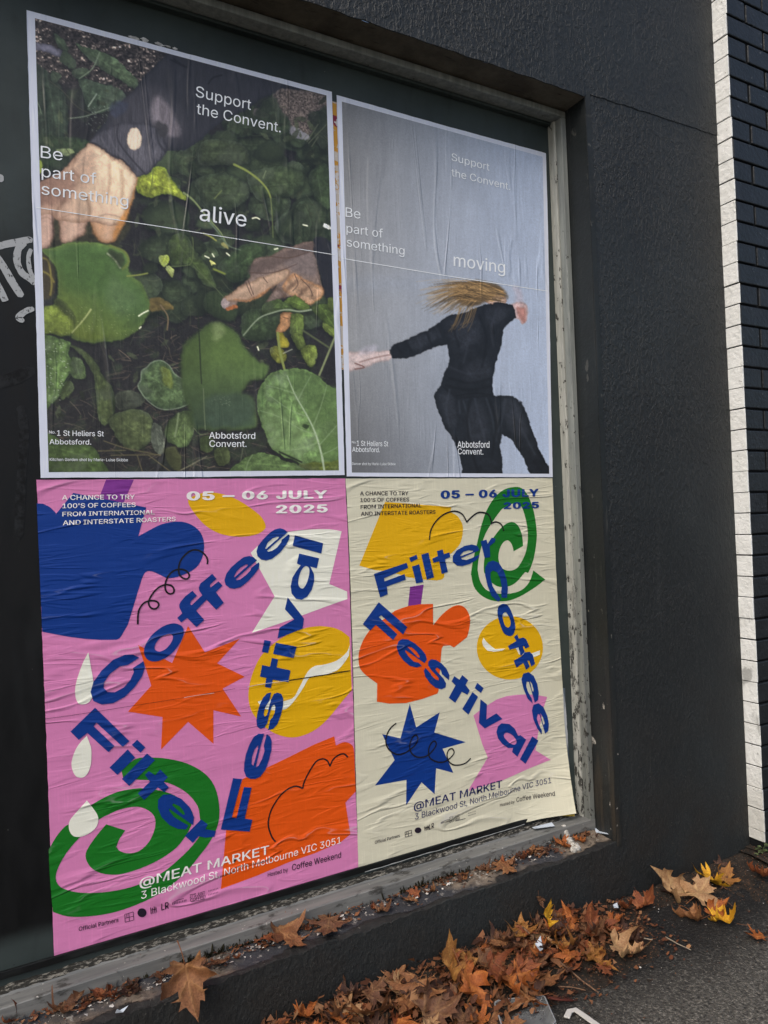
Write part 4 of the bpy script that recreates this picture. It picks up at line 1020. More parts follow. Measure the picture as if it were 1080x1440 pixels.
P.stroke(C1([(150,470),(240,540),(330,640),(420,690)]), (70,70,52), 1.0)
# pale gravel, upper right
poly = C2([(640,340),(700,290),(985,335),(985,420),(900,440),(930,480),(860,600),(740,545),(740,480),(650,420)])
P.blob(poly, (92,82,76), 1.2, tex=0)
I = P.box(poly, 0); d = P.sd(curve(poly,4), I); a = np.clip(d/3, 0, 1)
P.blend(I, a, np.array([96,84,76])*(.35+.8*chip2[I]+.55*vnoise(P.x[I]*.9,P.y[I]*.9,3))[:,None])
P.blob(C2([(755,530),(860,585),(870,620),(780,600),(745,575)]), (128,126,130), 1); P.blob(C2([(545,425),(610,455),(605,480),(530,470)]), (104,96,92), .8)
P.blob(C2([(560,410),(650,350),(700,430),(750,500),(740,570),(620,600),(520,560)]), (52,68,46), 1.5, (42,54,40), 6, op=.8)
P.blob(C2([(860,470),(930,440),(985,410),(990,640),(940,660)]), (44,54,40), 1.2, op=.8)
for q in ([(930,520),(860,630)], [(985,520),(870,640)], [(930,600),(890,660)]): P.stroke(C2(q), (92,98,72), 1.2)
for _ in range(260):
    x, y = rs.uniform(60, 470), rs.uniform(120, 650); a = rs.uniform(0, 6.3); l = rs.uniform(10, 44); v = rs.uniform(.5, 1.25); b_ = rs.uniform(-.6, .6)
    P.stroke([(x,y),(x+l*.5*math.cos(a+b_*.5), y+l*.5*math.sin(a+b_*.5)),(x+l*math.cos(a+b_), y+l*math.sin(a+b_))], (84*v,94*v,62*v), rs.uniform(.6,1.8), .7, .4, op=rs.uniform(.25,.7))
for _ in range(240):
    x, y = rs.uniform(60, 480), rs.uniform(120, 650); r = rs.uniform(2, 8); a0 = rs.uniform(0, 6.3); v = rs.uniform(.5, 1.3)
    P.blob([(x+r*1.6*math.cos(a0), y+r*1.6*math.sin(a0)), (x+r*.5*math.cos(a0+1.57), y+r*.5*math.sin(a0+1.57)), (x-r*math.cos(a0), y-r*math.sin(a0)), (x-r*.5*math.cos(a0+1.57), y-r*.5*math.sin(a0+1.57))], (62*v,72*v,48*v), .8, None, 3, .3, op=.7, seed=_)
# large dim leaves
P.blob(C4([(165,100),(330,60),(480,120),(500,200),(430,270),(330,310),(220,280),(170,190)]), (58,74,48), 1.0, (40,52,38), 10)
P.blob(C4([(490,60),(700,20),(830,60),(835,140),(760,210),(680,220),(570,240),(500,160)]), (62,80,50), 1.0, (44,58,40), 10)
P.blob(C4([(880,60),(1000,10),(1010,290),(930,240),(880,160)]), (52,72,44), 1.0, (40,54,36), 8)
P.blob(C4([(600,220),(690,230),(700,300),(650,340),(600,300)]), (54,72,46), 1.2, (42,54,38), 5)
P.blob(C2([(190,640),(330,610),(470,660),(480,770),(300,780),(180,770)]), (58,72,46), 1.4, (44,54,40), 8)
P.blob(C4([(780,300),(830,270),(880,320),(870,480),(780,520)]), (48,62,42), 1.4)
P.blob(C4([(0,470),(100,460),(150,560),(250,680),(280,780),(200,760),(130,650),(0,650)]), (64,86,42), .9, (46,62,38), 7)
P.blob(C4([(300,640),(450,520),(600,520),(560,640),(430,760),(330,720)]), (52,74,44), 1.2, (40,54,38), 8)
P.blob(C6([(200,320),(330,300),(400,400),(380,480),(230,440)]), (48,66,40), 2, (38,50,34), 6)
P.blob(C6([(440,440),(560,400),(660,430),(650,560),(540,610),(430,580)]), (52,72,44), 1.2, (40,54,36), 8)
P.stroke(C4([(0,655),(70,650),(130,630),(140,520),(135,470)]), (92,112,62), 1.1); P.stroke(C4([(140,650),(230,740),(290,800),(380,900)]), (84,100,62), 1.1)
P.stroke(C4([(400,10),(480,50),(560,110),(610,170),(630,220)]), (136,152,66), 3.2, .8, 2.0); P.stroke(C4([(630,220),(640,330),(645,470)]), (98,116,62), 1.4)
P.stroke(C4([(600,50),(582,95)]), (120,136,96), 1.2); P.stroke(C4([(320,175),(275,225)]), (112,128,72), 1.5)
# sleeve, cuff, button
slv = [(127.6,200.4),(154,160.6),(182.6,134),(203,107.6),(216,94),(231.5,79),(236,60),(480,120),(470,128)]+C2([(700,290),(640,330),(560,370),(480,430),(380,470),(250,560),(200,620),(90,690),(0,690)])+C3([(950,170),(870,270),(820,325),(745,345),(690,270),(560,180)])
P.blob(slv, (47,47,53), 1.0, (36,37,44), 7, .16, .5, lab=2, smooth=False, stretch=(1.6,.25))
P.blob(C1([(560,700),(700,560),(830,500),(960,560),(1050,690),(1075,800),(1000,900),(820,900),(600,860)]), (66,64,70), 10, tex=.22, ts=.6, stretch=(1.6,.2), op=.85)
P.blob(C1([(870,580),(930,590),(1000,690),(1040,800),(1020,850),(930,830),(870,760),(840,680)]), (128,118,124), 5, tex=.25, ts=.7, stretch=(1.8,.2), op=.85)
P.blob(C3([(430,98),(520,20),(640,-30),(780,-30),(880,0),(930,80),(950,170),(880,255),(820,322),(745,345),(690,268),(560,180)]), (80,78,86), 2.5, (52,51,58), 5, tex=.25, ts=.7, stretch=(1.8,.2), op=.9)
P.blob(C3([(690,140),(800,120),(900,160),(860,250),(810,310),(720,240)]), (98,95,102), 6, tex=.3, ts=.7, stretch=(1.8,.2), op=.7)
P.blob(C1([(880,740),(960,780),(940,850),(890,840)]), (58,56,58), 3, op=.9)
P.stroke(C3([(620,-20),(610,60),(640,130),(720,230),(800,318)]), (38,37,43), 1.8, 1.2, op=.8); P.stroke(C3([(945,170),(900,110),(880,20)]), (40,40,46), 2.2, 1.5, op=.8)
for q in ([(560,60),(600,150),(690,250)], [(500,70),(540,140)], [(860,60),(830,160),(850,250)]): P.stroke(C3(q), (110,106,112), 1.6, 1.4, op=.5)
P.stroke(C2([(235,265),(265,228),(320,210)]), (24,24,28), 2.0, 1.0); P.stroke(C2([(20,110),(60,140),(100,160)]), (28,28,32), 2, 1.5)
P.stroke(C1([(980,320),(1060,360),(1080,370)]), (28,28,34), 2, 1.5); P.blob(C1([(560,640),(640,610),(690,640),(600,720)]), (58,64,84), 3, op=.7)
P.blob(C3([(448,95),(560,168),(690,258),(742,330),(720,330),(600,230),(470,150)]), (46,44,50), 1.5)
P.blob(ell(188.5,196,11.4,16,14), (216,198,172), .8, (180,160,134), 3, .1, 1.0, lab=3, stretch=(1.4,.2))
# yellow-green leaf and stem
P.blob(C3([(735,355),(830,320),(880,270),(950,285),(1000,380),(1080,460),(1080,505),(980,462),(900,470),(830,482),(755,455)]), (146,162,48), 1.2, (98,120,36), 6, .3)
P.stroke(C3([(830,470),(850,390),(860,290)]), (98,116,40), 1.5); P.stroke([(258,272),(272,283),(290,305),(310,328),(318,345)], (122,142,88), 3, .8, 1.6)
# upper hand
hd = C3([(430,105),(560,185),(690,268),(748,350),(722,460),(690,560),(655,640),(560,680),(430,650),(330,660),(200,640),(140,600),(50,620),(46,520),(50,400),(150,340),(250,280),(330,200),(390,140)])
P.blob(C3([(40,560),(660,560),(600,820),(50,860)]), (54,52,34), 3, tex=.4)
P.blob(C3([(50,540),(130,500),(185,560),(180,650),(175,760),(140,828),(75,852),(56,740)]), (176,138,120), 2.6, (120,88,72), 7, .1, .25, lab=1)
P.blob(C3([(215,560),(300,520),(405,560),(412,650),(388,730),(330,768),(272,806),(228,790),(218,700)]), (188,150,126), 2.6, (128,94,74), 7, .1, .25, lab=1)
P.blob(C3([(430,560),(560,520),(680,540),(655,660),(610,768),(560,798),(500,790),(452,748),(432,660)]), (196,148,108), 2.4, (150,98,56), 7, .1, .25, lab=1)
P.blob(hd, (172,132,108), 1.4, (140,102,78), 8, .12, .25, grad=(C3([(120,600)])[0], C3([(640,330)])[0], (228,202,164)), lab=1, stretch=(1.2,.5))
P.blob(C3([(640,600),(690,540),(735,400),(748,350),(724,460),(680,620),(620,740),(585,770)]), (198,130,60), 3, op=.9)
P.blob(C3([(50,400),(150,350),(330,300),(300,480),(160,540),(50,560)]), (138,100,82), 7, op=.75)
P.blob(C3([(330,240),(440,140),(470,260),(400,420),(320,380)]), (182,142,116), 7, op=.6); P.blob(C3([(470,150),(600,240),(720,340),(690,440),(560,420),(470,300)]), (234,208,170), 8, op=.6)
for q, c_ in (([(190,600),(205,560),(250,500)], (112,80,62)), ([(418,610),(420,560),(400,480)], (124,90,68)), ([(330,220),(300,280),(345,340)], (134,98,78)), ([(560,260),(560,380),(540,480)], (170,130,100)), ([(640,300),(650,400),(640,520)], (176,134,98))):
    P.stroke(C3(q), c_, 3.2, 2.4, op=.6)
for q in ([(280,560),(300,660),(290,760)], [(540,560),(550,660),(540,760)], [(110,560),(115,660),(110,790)]): P.stroke(C3(q), (220,184,156), 7, 6, op=.5)
for q in ([(235,620),(300,600),(380,620)], [(450,630),(540,600),(630,620)], [(70,640),(120,620),(165,640)]): P.stroke(C3(q), (140,100,78), 1.6, 1.4, op=.5)
# big soft leaf under the hand
P.blob(C5([(70,90),(170,90),(190,250),(160,380),(75,380)]), (64,56,36), 2); 
for q in ([(75,110),(130,130),(150,200),(160,300),(150,370)], [(80,200),(140,230),(175,280)]): P.stroke(C5(q), (128,116,46), 2.6, 1)
bl = C5([(70,65),(200,40),(300,10),(430,5),(560,30),(660,80),(700,140),(690,200),(760,280),(820,380),(835,470),(790,570),(690,660),(560,692),(420,702),(300,670),(280,650),(150,640),(85,632),(80,500),(130,470),(190,400),(200,200),(100,80)])
P.blob(bl, (66,104,52), 2.0, (78,108,48), 8, .14, .2, grad=(C5([(520,330)])[0], C5([(300,640)])[0], (112,134,44)))
P.blob(C5([(85,500),(160,440),(260,470),(310,540),(290,640),(150,640),(85,630)]), (110,132,46), 2.5, (88,108,40), 6, .25); P.blob(C5([(190,390),(260,440),(310,520),(300,540),(230,480),(180,430)]), (58,70,34), 3, op=.85)
P.blob(C5([(560,250),(700,330),(760,420),(640,520),(540,420)]), (84,120,72), 9, op=.6); P.blob(C5([(220,100),(420,40),(560,120),(500,330),(260,330)]), (60,102,44), 9, op=.6)
P.stroke(C5([(430,470),(380,540),(300,630)]), (170,180,110), 2.2, .8, 1.2); P.stroke(C5([(545,85),(590,120),(632,182)]), (172,186,142), 2.6, 1); P.stroke(C5([(560,30),(660,70),(690,140),(650,190)]), (108,126,52), 3, 1.2)
P.blob(C5([(550,60),(640,90),(660,150),(630,180),(580,110)]), (48,60,36), 2, op=.8)
for _ in range(70): P.stroke([(a := rs.uniform(62,195), b := rs.uniform(430,472)), (a+.8, b)], (170,180,120), .8, .4, op=.5)
# plain leaves down the left and the middle
P.blob(C5([(85,650),(280,690),(275,760),(300,850),(290,930),(240,982)])+C7([(245,120),(200,220),(120,330),(50,375),(40,150),(40,0)]), (84,118,62), .9, (62,92,48), 7, .16)
for _ in range(60): P.stroke([(a := rs.uniform(60,95), b := rs.uniform(480,565)), (a+1, b)], (196,208,186), 1.0, .4, op=.6)
P.blob(C7([(250,20),(320,40),(345,150),(290,165),(240,120)]), (62,84,48), 1); P.blob(C7([(180,230),(240,170),(265,220),(230,280),(170,300)]), (60,76,42), 1.2)
P.blob(C7([(230,-70),(320,-40),(400,30),(450,120),(530,230),(540,400),(490,482),(430,430),(415,280),(390,120),(300,-10)]), (72,88,48), 1.0, (52,66,40), 6)
P.blob(C7([(560,260),(640,245),(740,270),(745,320),(680,370),(570,370),(540,310)]), (58,64,50), 1.0)
P.blob(C7([(530,420),(600,385),(700,375),(790,420),(810,500),(790,600),(700,660),(630,640),(560,560),(510,480)]), (72,86,50), .9, (56,68,44), 7)
P.blob(C7([(810,470),(860,500),(890,640),(850,690),(800,600)]), (78,86,72), 1)
P.blob(C7([(900,480),(970,400),(1080,390),(1090,520),(1060,600),(1000,640),(920,600),(880,540)]), (76,100,56), .9, (54,74,44), 6); P.stroke(C7([(985,400),(975,480),(960,560)]), (118,138,96), 2.2, 1)
curly = C7([(800,50),(860,35),(920,70),(960,130),(1020,170),(1060,230),(1080,290),(1055,335),(960,370),(860,370),(780,320),(730,260),(705,210),(725,170),(730,110),(770,80)])
P.blob(curly, (74,102,62), .8, (56,82,54), 9, .3); P.blob(C7([(860,80),(930,110),(940,220),(880,190)]), (112,130,50), 2.5, op=.8)
P.stroke(curve(curly,4)+[curly[0]], (138,160,130), 1.4, .7, op=.75, smooth=False)
for _ in range(26):
    a = rs.uniform(0,6.28); q = C7([(890+rs.uniform(-120,120), 230+rs.uniform(-120,100))])[0]; P.stroke([q, (q[0]+7*math.cos(a), q[1]+5*math.sin(a))], (104,136,96), 1.0, .7, op=.5)
P.blob(C7([(60,540),(200,600),(320,620),(400,640),(450,720),(482,815),(62,818)]), (64,90,44), .9, (48,68,36), 7); P.blob(C7([(880,650),(960,640),(1000,720),(990,800),(920,760)]), (72,78,42), 2, op=.8)
for q in ([(470,590),(620,640),(860,690)], [(430,660),(620,655)], [(780,690),(940,810)], [(700,690),(735,800)], [(1080,755),(980,800)], [(520,690),(860,685)]): P.stroke(C7(q), (96,88,58), 1.4, .6)
# the blurred tall leaf in the middle
P.blob(C6([(75,640),(180,540),(260,485),(330,500),(400,560),(450,650),(520,720),(590,760),(570,830)])+C8([(460,250),(400,330),(470,360),(490,540),(300,560),(180,560),(100,540),(60,400),(20,250)]), (82,116,54), 4, (64,92,46), 8, .12, .2, grad=(C8([(250,100)])[0], C8([(280,540)])[0], (50,72,52)))
P.blob(C6([(255,500),(300,490),(330,560),(260,600)]), (126,150,92), 5, op=.7); P.blob(C8([(180,360),(330,330),(460,350),(480,470),(300,550),(180,500)]), (56,78,62), 5, op=.7)
for _ in range(30): P.stroke([(a := 250+rs.uniform(200,330)*.2222, b := 480+rs.uniform(345,410)*.2222), (a+.8,b)], (120,140,110), .8, .4, op=.5)
P.stroke(C6([(165,430),(172,600),(185,864)]), (30,40,26), 1.4, .8); P.stroke(C8([(160,300),(165,440),(172,560)]), (104,120,86), 1.0)
P.blob(C8([(140,620),(190,600),(230,650),(200,700),(140,690)]), (58,74,40), 1); P.blob(C8([(225,690),(300,670),(330,740),(290,790),(240,760)]), (62,74,42), 1)
P.stroke(C8([(100,550),(140,590),(190,580)]), (90,104,70), 1.2); P.stroke(C8([(20,815),(180,730)]), (110,108,84), 1.5); P.stroke(C8([(395,760),(410,680)]), (88,96,72), 1.2)
# lower hand, its sleeve, sprigs
P.blob(C6([(858,-10),(985,20),(1000,330),(930,325),(905,200)]), (38,38,44), .9, tex=.1, lab=2); P.stroke(C6([(865,60),(905,210),(935,320)]), (22,22,26), 1.6)
h2 = C6([(500,110),(600,85),(700,40),(800,5),(856,-2),(872,90),(912,250),(930,322),(850,387),(780,352),(720,335),(660,352),(570,388),(600,330),(640,270),(600,290),(560,330),(480,360),(400,367),(395,397),(340,416),(312,385),(320,345),(370,308),(440,258),(475,218),(480,170)])
P.blob(h2, (134,112,100), 1.2, (98,78,64), 5, .2, .5, lab=4, smooth=False)
P.blob(C6([(320,350),(440,265),(600,200),(700,170),(720,210),(640,260),(560,325),(480,352),(400,362)]), (176,142,114), 2, (136,100,72), 4, .15); P.blob(C6([(380,350),(480,352),(560,310),(600,280),(560,330),(470,362)]), (186,122,70), 2)
P.blob(C6([(740,200),(800,230),(910,270),(928,322),(850,384),(770,345),(700,310),(680,270)]), (176,136,102), 2.5, (186,124,70), 5, .3); P.blob(C6([(680,120),(850,60),(880,200),(760,190)]), (112,98,94), 4, op=.8)
P.blob(C6([(490,140),(700,60),(850,10),(850,60),(690,130),(490,210)]), (96,78,70), 3, op=.8)
P.blob(ell(*C6([(330,374)])[0],5,6.5,12), (158,140,136), .8); P.blob(C6([(340,398),(395,385),(400,400),(345,415)]), (176,98,48), 1)
P.stroke(C6([(400,320),(520,250),(640,205)]), (204,170,138), 4, 3.5, op=.6)
for q in ([(560,330),(600,300),(660,290),(690,340)], [(690,330),(720,280),(770,240)], [(770,345),(800,300),(850,270)]): P.stroke(C6(q), (84,60,46), 3.5, 2.5, op=.55)
for q in ([(720,320),(750,290)], [(800,350),(840,310)], [(620,250),(680,220)]): P.stroke(C6(q), (200,164,128), 4, 3.5, op=.5)
for q in ([(455,250),(475,300),(490,330)], [(470,240),(488,290),(500,322)], [(560,220),(585,250)], [(750,200),(770,260),(740,300)], [(790,230),(840,280),(860,330)], [(480,190),(620,190),(760,140)], [(600,90),(720,100),(850,60)]): P.stroke(C6(q), (86,62,50), 1.3, .6, op=.8)
P.blob(C6([(668,440),(730,432),(737,480),(695,540),(640,558),(662,490)]), (186,132,84), 1, (150,96,52), 4, .2, lab=4); P.stroke(C6([(680,460),(712,470)]), (120,76,46), 1)
for q, c in (([(690,370),(740,330),(790,350),(850,400),(820,425),(740,400)], (84,114,46)), ([(560,390),(640,350),(720,380),(740,420),(640,430),(560,440)], (62,86,42)), ([(725,440),(800,450),(805,560),(770,640),(725,560)], (88,112,48)), ([(740,560),(800,570),(810,640),(770,660)], (84,104,44)),
             ([(850,400),(960,385),(1000,430),(1003,575),(930,490)], (70,96,40)), ([(930,490),(1000,540),(990,580),(930,540)], (100,124,50)), ([(785,650),(870,630),(887,700),(850,765),(805,720)], (98,118,46)), ([(640,560),(680,550),(715,632),(655,645)], (152,142,34)), ([(600,650),(650,640),(700,700),(660,740),(610,700)], (104,108,34)), ([(960,340),(1000,350),(1000,420),(960,400)], (92,116,48))):
    P.blob(C6(q), c, .8, tuple(v*.72 for v in c), 4, .22)
P.stroke(C6([(850,415),(780,425),(700,415),(620,432),(530,470),(440,570)]), (140,158,128), 2.4, .7, 1.4); P.stroke(C6([(1000,568),(950,690),(900,812)]), (126,140,92), 2.8, .7); P.stroke(C6([(648,555),(660,660),(688,775)]), (130,144,66), 3.4, .7)
P.stroke(C6([(800,540),(960,645)]), (84,96,60), 2.6, 1); P.stroke(C6([(680,680),(735,655)]), (170,176,150), 1)
# the crisp leaf at the lower right
lf = C8([(500,330),(530,270),(590,200),(680,175),(760,170),(850,200),(920,250),(1000,300),(1060,310),(1060,840),(920,840),(900,780),(860,765),(780,775),(700,740),(600,680),(550,590),(510,470),(495,390)])
P.blob(lf, (92,132,74), .8, (76,108,58), 8, .14, .3)
P.blob(C8([(700,200),(920,260),(900,520),(860,560),(790,400)]), (74,108,58), 6, op=.6); P.blob(C8([(900,330),(1060,320),(1060,740),(900,740),(890,560)]), (70,104,54), 6, op=.65); P.blob(C8([(540,420),(760,520),(800,680),(700,720),(580,640)]), (112,146,92), 8, op=.5)
P.stroke(C8([(928,835),(905,710),(870,590),(820,480),(740,340),(690,220)]), (158,182,146), 3.0, .9, 1.0)
for q in ([(870,590),(780,560),(640,480),(520,440)], [(850,545),(900,420),(940,280)], [(820,480),(700,430),(560,330)], [(885,640),(780,680),(660,690)], [(890,660),(980,560),(1050,480)], [(760,370),(800,290),(840,220)], [(730,330),(640,300),(560,280)], [(905,720),(990,680),(1050,640)]): P.stroke(C8(q), (128,160,112), 1.5, .9, .7, op=.75)
for _ in range(50):
    q = C8([(rs.uniform(520,1000), rs.uniform(220,740))])[0]; a = rs.uniform(0,6.28); P.stroke([q, (q[0]+5*math.cos(a), q[1]+5*math.sin(a))], (112,148,98), .9, .6, op=.35)
P.blob(C8([(795,530),(830,535),(820,560),(790,550)]), (44,66,36), 1)
P.blob(C8([(760,775),(930,765),(1060,755),(1060,850),(830,850)]), (86,102,36), 1.5, op=.9); P.stroke(C8([(928,845),(912,740)]), (150,172,138), 2.6, .8)
P.blob(C8([(345,850),(400,760),(480,715),(600,720),(720,770),(830,812),(850,850)]), (80,112,62), .8, (62,88,48), 7); P.stroke(C8([(425,835),(440,770),(470,720)]), (110,140,92), 1.3)
P.stroke(C8([(640,700),(780,765)]), (28,34,24), 2.2, 1)
# scraps of light
for q in (C4([(515,350),(540,345),(560,355)]), C4([(835,390),(862,397)]), C4([(655,545),(675,540)]), C4([(215,588),(240,600)]), C4([(262,575),(272,592)]), C4([(352,570),(370,585)]), C6([(525,640),(532,660)]), C5([(765,600),(775,590)]), C5([(760,515),(790,495),(825,478)])):
    P.stroke(q, (226,230,190), 1.9, .6)
P.blob(C4([(248,610),(290,640),(255,640)]), (206,206,110), .8); P.blob(C4([(970,385),(1015,405),(1005,422),(960,408)]), (224,226,216), .8)
P.blob(C5([(905,100),(960,90),(970,140),(930,175),(900,150)]), (146,166,60), 1); P.blob(C5([(945,170),(1000,190),(990,240),(960,220)]), (134,146,60), 1)
P.stroke(C5([(680,240),(760,232),(820,220)]), (132,144,62), 2); P.stroke(C4([(205,445),(250,465),(285,490)]), (150,154,66), 2.2); P.blob(C4([(315,505),(340,500),(360,540),(330,530)]), (150,146,80), 1); P.stroke(C4([(270,670),(340,700)]), (128,146,52), 2.6, 1)
P.stroke(C4([(240,370),(300,440),(360,520),(440,550)]), (98,122,96), 2.4, 1, 1.2)
P.blob(C5([(835,395),(900,390),(980,430),(985,470),(880,480),(830,470)]), (104,88,42), 1.5, tex=.3)
P.stroke(C5([(910,440),(960,520),(955,610)]), (120,100,68), 2)
# the photograph's long vertical paste ripples carry no ink of their own; the printed rule does
P.build('printed_photograph', M_PRINT, {1: ('printed_hand',), 2: ('printed_sleeve',), 3: ('printed_button',), 4: ('printed_hand',)}, 1.32)
al.text('slogan_lettering', [('Support', (274.4,137),(352.2,156),(275.2,121.8)), ('the Convent.', (275.5,161),(394,187.6),(276.3,146.2))], ink_l, 4, .002)
al.text('slogan_lettering', [('Be', (57,222.8),(87.9,227.2),(57,206)), ('part of', (58.3,249.6),(135.3,260.2),(58.3,233.6)), ('something', (58,274.2),(180,291.4),(58.3,258.2))], ink_l, 4, .002); al.text('slogan_lettering', [('alive', (280,311),(345.5,320),(281,288.5))], ink_l, 4, .004)
al.line('printed_rule', [(50.4,292.4),(240,321.8),(470,359)], 1.15, ink_l, 3, False)
al.text('address_lettering', [('No.', (68.7,610),(78,610.1),(68.7,605.9)), ('1 St Heliers St', (80,613),(145.7,614),(80,605.4)), ('Abbotsford.', (69.4,625),(128,625.5),(69.4,617.8))], ink_l, 4, .006); al.text('name_lettering', [('Abbotsford', (293.3,617),(358.2,617.5),(293.3,607.8)), ('Convent.', (293.8,628.6),(346,628.8),(293.8,619.5))], ink_l, 4, .006)
al.text('credit_lettering', [('Kitchen Garden shot by Marie-Luise Skibbe', (69.8,648.4),(179.4,649),(69.8,644.2))], ink_l, 4, .004)

# ------------------------------------------------------------------ the dance poster
mv = Poster('dance_poster', [(472.5,134),(477,300),(483,520),(487,670)], [(767,216),(770,330),(774,560),(776.5,671)], [(472.5,134),(620,176),(767,216)], [(487,670),(630,671),(776.5,671)],
            -.0031, M_BORDER, 'pale grey poster of a dancer in black clothes with flying fair hair', 'v', torn=.0010)
Q_ = Print(mv, (.018,.017,.017,.012), 330, 470); P = Q_
B3 = lambda p: Z(450,120,350,1080,p); B4 = lambda p: Z(450,380,350,1080,p)
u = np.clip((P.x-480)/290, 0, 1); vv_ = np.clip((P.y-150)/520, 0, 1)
base = np.array([146,147,148])[None]*(1-u[:,None])+np.array([166,179,200])[None]*u[:,None]  # printed grey backdrop, with bluish sky sheen painted in towards the right
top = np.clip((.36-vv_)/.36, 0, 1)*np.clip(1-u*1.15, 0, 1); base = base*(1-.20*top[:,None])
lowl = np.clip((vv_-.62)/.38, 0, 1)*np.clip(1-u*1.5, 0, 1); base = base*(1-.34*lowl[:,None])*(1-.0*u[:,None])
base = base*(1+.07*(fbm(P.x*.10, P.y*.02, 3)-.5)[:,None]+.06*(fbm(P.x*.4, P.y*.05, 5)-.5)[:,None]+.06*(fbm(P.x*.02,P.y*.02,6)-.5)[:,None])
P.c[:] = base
P.blob(B4([(-60,60),(120,40),(420,30),(560,50),(700,30),(700,60),(400,90),(100,90)]), (150,160,176), 14, op=.25)
skin = (196,178,174)
P.blob(B4([(300,350),(306,386),(240,404),(195,424),(150,433),(105,438),(105,366),(150,360),(190,350),(250,357)]), skin, 2.2, (176,150,144), 4, .12, lab=1, op=.95)
P.stroke(B4([(300,368),(240,380),(170,400)]), (146,112,104), 1.4, 1); P.stroke(B4([(150,405),(190,422),(150,430)]), (110,70,62), 1.4, .8)
P.blob(B4([(180,340),(240,330),(230,360),(170,365)]), (180,176,186), 4, op=.6)
P.blob(B4([(715,140),(738,108),(790,105),(808,136),(775,152)]), (196,168,150), .9, (160,126,108), 4, lab=1)
P.blob(B4([(835,70),(862,78),(880,140),(850,150),(845,110)]), (190,180,190), 4, op=.6); P.blob(B4([(822,150),(860,138),(895,150),(900,190),(880,240),(858,214),(832,205)]), (198,172,170), 1.6, (176,146,142), 4, lab=1)
P.blob(B4([(850,160),(890,170),(886,230),(868,215)]), (160,104,92), 2, op=.7)
P.blob(B4([(497,550),(505,520),(525,500),(600,485),(745,490),(748,540),(830,545),(872,570),(900,640),(930,730),(970,820),(1002,862),(1002,910),(922,910),(880,820),(830,740),(785,710),(778,760),(792,910),(622,910),(590,760),(545,690),(510,610)]), (34,37,43), .8, (28,30,34), 6, .22, .4, lab=1, smooth=False)
P.blob(B4([(298,345),(318,322),(400,290),(470,255),(540,210),(585,190),(640,180),(710,150),(770,140),(830,146),(852,205),(832,222),(792,260),(780,330),(765,400),(747,470),(742,545),(590,558),(522,500),(540,440),(560,400),(545,320),(480,340),(420,366),(350,386),(315,388),(300,366)]), (31,33,38), .8, (25,26,30), 5, .2, .5, lab=1, smooth=False)
for q in ([(620,570),(640,640),(650,720)], [(670,560),(690,650),(720,760)], [(600,570),(605,620)], [(720,560),(745,640),(760,740)], [(800,560),(790,640),(770,700)], [(840,570),(870,680),(930,800)], [(560,520),(545,600),(560,680)]): P.stroke(B4(q), (66,71,80), 2.2, 1.6, op=.6)
for q in ([(420,300),(440,330),(430,360)], [(500,250),(520,290)], [(600,220),(640,300),(620,400)], [(760,180),(740,260),(750,330)], [(560,420),(640,450),(730,440)]): P.stroke(B4(q), (60,63,72), 2.4, 1.8, op=.55)
P.stroke(B4([(592,545),(660,535),(740,540)]), (18,19,22), 1.2)
for q, w_, o_ in (([(560,230),(640,200),(700,260),(640,340),(580,320)], 26, .5), ([(640,420),(720,380),(740,470),(640,500)], 18, .4), ([(520,540),(580,560),(590,680),(545,650)], 14, .5), ([(640,600),(700,580),(730,720),(680,800),(640,720)], 16, .45), ([(800,560),(860,590),(900,700),(850,720),(800,640)], 16, .55), ([(380,310),(480,265),(500,300),(400,345)], 12, .5), ([(720,170),(820,165),(800,210),(730,240)], 12, .45)):
    P.blob(B4(q), (60,63,71), w_*.35, tex=.3, ts=.5, op=o_)
for q in ([(600,200),(580,260),(600,330)], [(690,200),(720,300),(700,420)], [(330,330),(350,360)], [(370,310),(395,355)], [(460,270),(480,320)], [(545,500),(640,520),(735,505)], [(560,470),(650,490),(740,470)], [(650,560),(635,660),(660,800),(690,890)], [(735,570),(760,660),(745,800)]): P.stroke(B4(q), (16,17,20), 2.6, 2.0, op=.7)
hair = B4([(812,122),(792,82),(740,58),(680,48),(620,56),(580,84),(600,130),(640,160),(700,146),(735,125),(772,105)])
P.blob(hair, (104,84,54), 3, (92,72,46), 6, .3, .6, lab=1, stretch=(.4,1.6), op=.92)
for _ in range(260):
    y0 = rs.uniform(50, 158); x0 = rs.uniform(620, 805); e = rs.uniform(-1.6, 1.6); v = rs.choice((.42,.6,.8,1.0,1.2,1.45)); x1 = rs.uniform(455, 640)-40*(rs.random() < .15)
    P.stroke(B4([(x0, 60+y0*.5), ((x0+x1)/2, 70+(y0-58)*.75-14+e*8), (x1, 66+(y0-58)*1.25+e*10)]), (142*v,114*v,74*v), rs.uniform(.4,1.2), .5, .3, op=rs.uniform(.4,.95))
for _ in range(14):
    x0 = rs.uniform(600, 680); P.stroke(B4([(x0,165),(x0-20,210+rs.uniform(0,30)),(x0-35-rs.uniform(0,15),230+rs.uniform(0,40))]), (150,120,74), rs.uniform(.6,1.2), .5, .3, op=.8)
P.sat, P.lift = 1.0, 0
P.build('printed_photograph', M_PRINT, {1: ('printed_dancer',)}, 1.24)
mv.text('slogan_lettering', [('Support', (633.8,226.3),(687.2,241),(633.8,215.8)), ('the Convent.', (633.8,248),(716.4,268.2),(633.8,237.5))], ink_l, 4, .002); mv.text('slogan_lettering', [('Be', (485,305.4),(506,308.5),(485,292)), ('part of', (486.3,327.6),(537.5,335.2),(486.3,315)),
        ('something', (486.6,347),(568,359.2),(486.6,334.6))], ink_l, 4, .002); mv.text('slogan_lettering', [('moving', (637,374.6),(709.3,385),(637,357))], ink_l, 4, .004)
